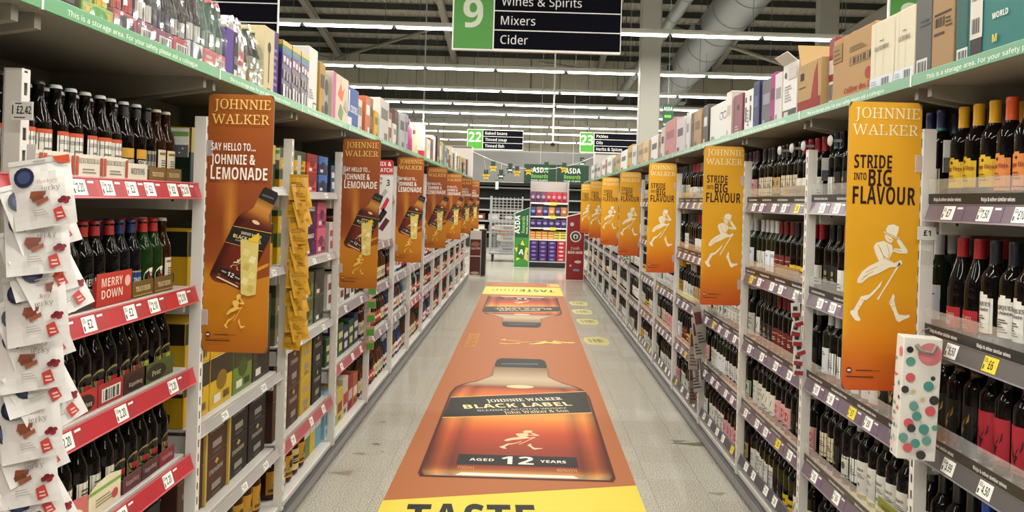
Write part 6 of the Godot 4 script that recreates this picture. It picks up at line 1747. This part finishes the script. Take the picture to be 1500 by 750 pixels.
# ---------------------------------------------------------------- the far end of the aisle
func far_end():
	# white bulkhead over the back chillers
	var bh := thing("bulkhead_panel", "broad white bulkhead board above the far chillers", "panel", at(0, 0, 26.0))
	part(bh, "board", Shape.new().ink("747474").box(Vector3(0.2, 2.72, 0), Vector3(8.5, 1.02, 0.12), 0.01).mesh(), vm(0.5))
	part(bh, "lower_bracket", Shape.new().ink("d0d0ce").box(Vector3(-1.0, 2.1, 0.03), Vector3(0.1, 0.3, 0.06)).mesh(), vm(0.5))
	for x in [-3.5, 3.8]:
		part(bh, "hanger", Shape.new().ink("a0a09c").box(Vector3(x, 7.3, 0), Vector3(0.04, 8.2, 0.04)).mesh(), vm(0.5))
	var ch := thing("dark_chiller", "dark open chiller with black slats behind the roll cage", "chiller", at(-0.5, 0, 27.0))
	part(ch, "cabinet", Shape.new().ink("1c1d1e").box(Vector3(0, 1.1, -0.4), Vector3(7.6, 2.2, 0.1)).box(Vector3(0, 2.15, 0), Vector3(7.6, 0.1, 0.9)).box(Vector3(0, 0.15, 0), Vector3(7.6, 0.3, 0.9)).mesh(), vm(0.5))
	for k in 5:
		part(ch, "shelf", Shape.new().ink("8a8c8c").box(Vector3(0, 0.5 + 0.38 * k, 0.05), Vector3(7.5, 0.05, 0.7)).mesh(), vm(0.4))
	for k in 26:
		var t: String = ["a8a49a", "6a3a34", "c8c4bc", "3a5a7a", "8a8a50", "504a46"][(k * 5) % 6]
		carton("chilled_pack", "small pack in the far dark chiller, %s of the %s shelf" % [ORD[k % 13], "upper" if k > 12 else "lower"], "pack", at(-3.6 + 0.5 * (k % 13), 0.53 + 0.38 * (k / 13) , 26.75), Vector3(0.38, 0.22, 0.3), t, [["r", 0.2, 0.3, 0.6, 0.4, "d8d4c8"]], [], 1, "packs in the far chiller")
	# two green boards with lettering
	for k in 2:
		var o := thing("green_board", "dark green hanging board with white lettering, %s of two" % ["left", "right"][k], "sign", at(-0.09 + 0.83 * k + 0.41, 2.06, 20.0), "green lettered boards over the end unit")
		part(o, "board", Shape.new().ink("123c2a").box(Vector3(0, 0.24, 0), Vector3(0.815, 0.49, 0.03), 0.004).mesh(), vm(0.45))
		var s := Shape.new()
		s.T = Transform3D(Basis(), Vector3(0, 0, 0.0155))
		s.lay = 1
		s.ink("e8ece8").text("ASDA", 0.0, 0.27, 0.13, 0.4, 1).ink("7cc04a").text("Rewards", -0.01, 0.13, 0.1, 0.42, 1).ink("dfe4df").text("Pounds, not points", -0.01, 0.06, 0.04, 0.42, 1)
		part(o, "lettering", s.mesh(), vm(0.5))
		part(o, "hanging_rod", Shape.new().ink("b8b8b4").box(Vector3(0, 3.4, 0), Vector3(0.012, 5.8, 0.012)).mesh(), vm(0.5))
	# bunting of star cards
	var pts := [Vector3(-1.10, 2.55, 2.4), Vector3(-0.8, 2.5, 0), Vector3(-0.3, 2.36, 0), Vector3(0.1, 2.34, 0), Vector3(0.6, 2.36, 0), Vector3(1.1, 2.48, 0), Vector3(1.38, 2.56, 1.9)]
	whole("bunting_cord", "thin white cord sagging across the far end with star cards", "cord", Shape.new().ink("e4e4e0").tube(pts, 0.006, 6).mesh(), vm(0.6), at(0, 0, 18.0))
	var stars := [[721, 246, "c9b02a", 0], [711, 258, "c9b02a", 0], [733, 258, "1c3a2c", 1], [746, 249, "1c3a2c", 1], [756, 253, "c2a42a", 0], [773, 251, "c4a62c", 0], [799, 247, "2a6a3a", 1], [825, 248, "c4a62c", 0], [851, 240, "1f4a34", 1]]
	var where := ["leftmost yellow", "low yellow", "low dark", "upper dark", "small yellow beside dark star,", "yellow over left green board,", "green over left board,", "yellow over right green board,", "dark over right board,"]
	for k in stars.size():
		var st: Array = stars[k]
		var x: float = (st[0] - 771.6) / 1150.0 * 17.97
		var y: float = EYE - (st[1] - 293.8 - (st[0] - 771.6) * 0.0297) / 1150.0 * 17.97
		var s := Shape.new()
		var p := PackedVector2Array()
		for i in 10:
			var r := 0.105 if i % 2 == 0 else 0.05
			p.append(Vector2(sin(TAU * i / 10.0) * r, cos(TAU * i / 10.0) * r))
		s.ink(st[2]).poly(p)
		s.T = Transform3D(Basis(Vector3.UP, PI), Vector3(0, 0, -0.006))
		s.poly(p)
		for i in 10:
			var a := p[i]
			var b := p[(i + 1) % 10]
			s.quad(Vector3(a.x, a.y, 0), Vector3(b.x, b.y, 0), Vector3(b.x, b.y, -0.006), Vector3(a.x, a.y, -0.006), Vector3(a.y - b.y, b.x - a.x, 0).normalized() * -1.0)
		s.T = Transform3D()
		s.lay = 1
		var o := thing("star_card", "%s star card hanging from the bunting cord" % where[k], "star card", at(x, y, 17.97), "star cards on the bunting")
		part(o, "star", s.mesh(), vm(0.5))
		var q := Shape.new().ink("163a28").box(Vector3(0, 0.1, 0.006), Vector3(0.1, 0.1, 0.006), 0.001)
		q.T = Transform3D(Basis(), Vector3(0, 0, 0.004))
		q.ink("8a7a1c" if st[3] == 0 else "cfd8d0").rect(-0.045, -0.02, 0.09, 0.03)
		part(o, "tab", q.mesh(), vm(0.5))
		var cy := 2.35
		var cz := 0.0
		for i in pts.size() - 1:
			if x >= pts[i].x and x <= pts[i + 1].x:
				var q2: Vector3 = pts[i].lerp(pts[i + 1], (x - pts[i].x) / (pts[i + 1].x - pts[i].x))
				cy = q2.y
				cz = q2.z
		part(o, "thread", Shape.new().ink("d0d0cc").tube([Vector3(0, 0.1, 0), Vector3(0, cy - y, cz - 0.027)], 0.003, 4).mesh(), vm(0.6))
	# promotional end unit with sweets
	var u := thing("end_unit", "white end-of-aisle unit with shelves of purple and red sweets", "shelving", at(0.555, 0, 19.2))
	part(u, "back_panel", Shape.new().ink("b8b2ae").box(Vector3(0, 1.05, -0.45), Vector3(0.9, 2.1, 0.03)).mesh(), vm(0.6))
	part(u, "kick_plate", Shape.new().ink("161616").box(Vector3(0, 0.06, 0.02), Vector3(0.9, 0.12, 0.3)).mesh(), vm(0.5))
	for e in [-1, 1]:
		part(u, "side_panel", Shape.new().ink("a8a4a0").box(Vector3(e * 0.46, 1.05, -0.2), Vector3(0.02, 2.1, 0.5)).mesh(), vm(0.6))
	var ys := [0.14, 0.68, 0.96, 1.24, 1.57]
	for y in ys:
		part(u, "shelf", Shape.new().ink("dcdcd8").box(Vector3(0, y - 0.015, -0.15), Vector3(0.9, 0.035, 0.52), 0.003).mesh(), vm(0.4))
	for y in [1.24, 0.96, 1.57]:
		part(u, "price_board", Shape.new().ink("c8c43a").box(Vector3(0.1, y - 0.02, 0.12), Vector3(0.14, 0.08, 0.005)).ink("dcdcd8").box(Vector3(0.02, y - 0.02, 0.118), Vector3(0.3, 0.06, 0.004)).mesh(), vm(0.5))
	for k in 7:
		sweet_bag(k, ["5a3458", "503050", "6a3a5c", "a02c38", "b03440", "a82c3c", "982838"][k], -0.385 + 0.128 * k, 1.575, 0.13, 0.26, "upper shelf")
	for k in 6:
		sweet_bag(k, ["28346c", "8a4a4a", "24306a", "c07a34", "3a3054", "b06a3a"][k], -0.37 + 0.15 * k, 1.245, 0.15, 0.22, "second shelf")
	for k in 6:
		sweet_bag(k, "3a2464" if k < 5 else "42306a", -0.37 + 0.15 * k, 0.965, 0.15, 0.2, "third shelf")
	for k in 6:
		for j in 3:
			carton("sweet_box", "%s chocolate box on the end unit, column %s, layer %s" % ["orange" if k < 4 else "yellow", ["one", "two", "three", "four", "five", "six"][k], ["one", "two", "three"][j]], "box", at(-0.375 + 0.15 * k + 0.535, 0.686 + 0.062 * j, 19.15), Vector3(0.144, 0.06, 0.2), "d0862c" if k < 4 else "d8cc5c", [["r", 0.1, 0.3, 0.8, 0.35, "e8c890" if k < 4 else "3a3a30"]], [], 1, "orange and yellow boxes on the end unit")
	for k in 4:
		for j in 5:
			carton("sweet_tub", "%s sweet tub on the end unit base, column %s, layer %s" % ["purple" if k < 3 else "red", ["one", "two", "three", "four"][k], ["one", "two", "three", "four", "five"][j]], "tub", at(-0.33 + 0.222 * k + 0.535, 0.146 + 0.099 * j, 19.1), Vector3(0.2, 0.096, 0.2), "3c2468" if k < 3 else "b02a34", [["e", 0.5, 0.5, 0.3, 0.25, "8a78b0" if k < 3 else "e0b0b0"]], [], 1, "sweet tubs on the end unit base")
	# roll cage
	var cg := thing("roll_cage", "empty silver wire roll cage on castors at the far end", "roll cage", at(-0.52, 0, 20.7))
	var bars := Shape.new().ink("a9abad")
	for k in 18:
		for z in [-0.35, 0.35]:
			bars.box(Vector3(0, 0.3 + 0.078 * k, z), Vector3(0.8, 0.012, 0.012))
	for k in 9:
		for z in [-0.35, 0.35]:
			bars.box(Vector3(-0.4 + 0.1 * k, 0.98, z), Vector3(0.01, 1.4, 0.01))
	tag(part(cg, "wire_grid", bars.mesh(), plain("b0b2b4", 0.35, 0.6)), "", "", "", "stuff")
	part(cg, "deck", Shape.new().box(Vector3(0, 0.22, 0), Vector3(0.84, 0.05, 0.74), 0.01).mesh(), plain("8a8c8e", 0.4, 0.5))
	for e in [[-1, -1], [1, -1], [-1, 1], [1, 1]]:
		part(cg, "corner_post", Shape.new().box(Vector3(e[0] * 0.41, 0.97, e[1] * 0.36), Vector3(0.035, 1.46, 0.035), 0.004).mesh(), plain("b0b2b4", 0.35, 0.6))
		part(cg, "castor", Shape.new().ink("222222").lathe(prof([[0, -0.02], [0.07, -0.02], [0.075, -0.012], [0.075, 0.012], [0.07, 0.02], [0, 0.02]]), 14, Transform3D(Basis(Vector3.BACK, PI / 2), Vector3(e[0] * 0.34, 0.076, e[1] * 0.28))).box(Vector3(e[0] * 0.34, 0.16, e[1] * 0.28), Vector3(0.05, 0.08, 0.06)).mesh(), vm(0.5))
	for k in 5:
		carton("returned_pack", "small pack lying in the roll cage, %s from below" % ORD[k], "pack", at(-0.45 + 0.05 * (k % 2), 0.246 + 0.14 * k, 20.7, 0.1 * k), Vector3(0.5, 0.138, 0.4), ["b8b4ac", "9a9690", "c4c0b8", "a8805a", "b4b0a8"][k], [["r", 0.2, 0.3, 0.5, 0.4, "7a8a9a"]], [], 1, "packs stacked in the roll cage")
	# totems
	totem("green totem board with sideways lettering and phone picture", -0.275, 0.09, 18.85, 1.30, 1.45, func(s: Shape, w: float):
		s.ink("174c34").poly(PackedVector2Array([Vector2(-w / 2, 0.72), Vector2(w / 2, 0.72), Vector2(w / 2, 1.44), Vector2(-w / 2, 1.29)]))
		s.ink("3f8a3a").rect(-w / 2, 0.01, w, 0.71)
		s.lay += 1
		s.ink("e8ece8").text("ASDA", -0.05, 1.03, 0.12, 0.44, 1, PI / 2)
		s.ink("7cc04a").text("Rewards", 0.07, 1.03, 0.08, 0.4, 1, PI / 2)
		s.ink("dfe4df").text("Pounds, not points", 0.135, 1.03, 0.035, 0.44, 1, PI / 2)
		var star := PackedVector2Array()
		for i in 10:
			var r := 0.24 if i % 2 == 0 else 0.12
			star.append(Vector2(clampf(0.02 + sin(TAU * i / 10.0) * r, -w / 2 + 0.005, w / 2 - 0.005), 0.38 + cos(TAU * i / 10.0) * r * 1.15))
		s.ink("d2d24a").poly(star)
		s.lay += 1
		s.ink("2c6a2c").poly(PackedVector2Array([Vector2(-0.12, 0.24), Vector2(0.06, 0.2), Vector2(0.1, 0.52), Vector2(-0.08, 0.56)]))
		s.lay += 1
		s.ink("eef2ee").text("A", -0.01, 0.31, 0.12, 0.12, 1, -0.1)
		s.ink("d8b48a").poly(PackedVector2Array([Vector2(0.07, 0.2), Vector2(0.16, 0.24), Vector2(0.15, 0.32), Vector2(0.09, 0.36)])))
	totem("red totem board with round badge and can pictures at right end", 0.84, 1.215, 16.15, 1.31, 1.40, func(s: Shape, w: float):
		s.ink("8e2024").poly(PackedVector2Array([Vector2(-w / 2, 0.01), Vector2(w / 2, 0.01), Vector2(w / 2, 1.39), Vector2(-w / 2, 1.3)]))
		s.lay += 1
		s.ink("e0dcd8").ell(-0.0, 0.9, 0.115, 0.115, 20)
		s.lay += 1
		s.ink("2a2422").ell(-0.0, 0.9, 0.09, 0.09, 20)
		s.lay += 1
		s.ink("d8d4d0").ell(-0.0, 0.9, 0.055, 0.055, 16).ink("c8c4c0")
		s.lay += 1
		s.ink("2a2422").rect(-0.018, 0.86, 0.036, 0.06)
		s.ink("e8c0b8").text("Fresh", 0.0, 0.625, 0.06, 0.18, 2, 0.08).ink("f0eae6").text("BEER HERE", 0.0, 0.545, 0.05, 0.3, 1)
		s.ink("c8c4c4").poly(ellipse(0.06, 0.38, 0.07, 0.03)).poly(ellipse(-0.08, 1.15, 0.04, 0.04)).ink("7a8aa8").poly(ellipse(0.03, 0.21, 0.075, 0.025)).ink("d09a9a").poly(ellipse(-0.09, 0.3, 0.025, 0.025)))
	# tall drinks display at the left end
	var cd := thing("drinks_display", "dark brown soft drink display board at the left end", "display", at(-1.02, 0, 16.4))
	part(cd, "box", Shape.new().ink("1d1a19").box(Vector3(0.12, 0.5, -0.15), Vector3(0.14, 0.96, 0.32), 0.004).mesh(), vm(0.45))
	var s2 := Shape.new().ink("bdb8b4").box(Vector3(-0.02, 0.48, 0.02), Vector3(0.24, 0.94, 0.012), 0.002)
	s2.T = Transform3D(Basis(), Vector3(-0.02, 0.01, 0.0265))
	s2.lay = 1
	s2.ink("4a1d18").rect(-0.11, 0.42, 0.22, 0.34).rect(-0.11, 0.02, 0.22, 0.38)
	s2.lay = 2
	s2.ink("8a5a44").ell(0, 0.66, 0.09, 0.05).ink("6a1a1c").rect(-0.1, 0.45, 0.2, 0.08).ink("b09080").ell(0, 0.06, 0.09, 0.03)
	s2.lay = 3
	s2.ink("e8e0dc").text("Coca-Cola", 0.0, 0.55, 0.05, 0.19, 2, 0.05)
	part(cd, "printed_board", s2.mesh(), vm(0.4))

func totem(label: String, x0: float, x1: float, deep: float, hl: float, hr: float, paint: Callable):
	var w := x1 - x0
	var o := thing("totem_board", label, "sign", at((x0 + x1) * 0.5, 0, deep))
	var s := Shape.new().ink("d8d8d4")
	var p := [Vector2(-w / 2, 0), Vector2(w / 2, 0), Vector2(w / 2, hr), Vector2(-w / 2, hl)]
	for z in [0.0, -0.2]:
		s.quad(Vector3(p[0].x, p[0].y, z), Vector3(p[1].x, p[1].y, z), Vector3(p[2].x, p[2].y, z), Vector3(p[3].x, p[3].y, z), Vector3(0, 0, 1 if z == 0.0 else -1))
	for i in 4:
		var a: Vector2 = p[i]
		var b: Vector2 = p[(i + 1) % 4]
		s.quad(Vector3(a.x, a.y, 0), Vector3(b.x, b.y, 0), Vector3(b.x, b.y, -0.2), Vector3(a.x, a.y, -0.2), Vector3(b.y - a.y, a.x - b.x, 0).normalized())
	part(o, "body", s.mesh(), vm(0.5))
	var q := Shape.new()
	q.T = Transform3D(Basis(), Vector3(0, 0, 0.001))
	q.lay = 1
	paint.call(q, w - 0.02)
	part(o, "print", q.mesh(), vm(0.45))

func sweet_bag(k: int, tone: String, x: float, y: float, w: float, h: float, where: String):
	var o := thing("sweet_bag", "%s sweet bag, %s along the %s of the end unit" % ["purple" if Color(tone).b > Color(tone).r * 0.85 else "red", ORD[k], where], "bag", at(0.535 + x, y + h + 0.004, 19.125), "sweet bags on the end unit")
	part(o, "bag", cached("bag%s%s%s" % [tone, w, h], func(): return pouch_mesh(w * 0.97, h, tone, [["e", 0.5, 0.5, 0.34, 0.16, Color(tone).lightened(0.45)], ["r", 0.2, 0.15, 0.6, 0.12, Color(tone).darkened(0.3)]])), vm(0.35))
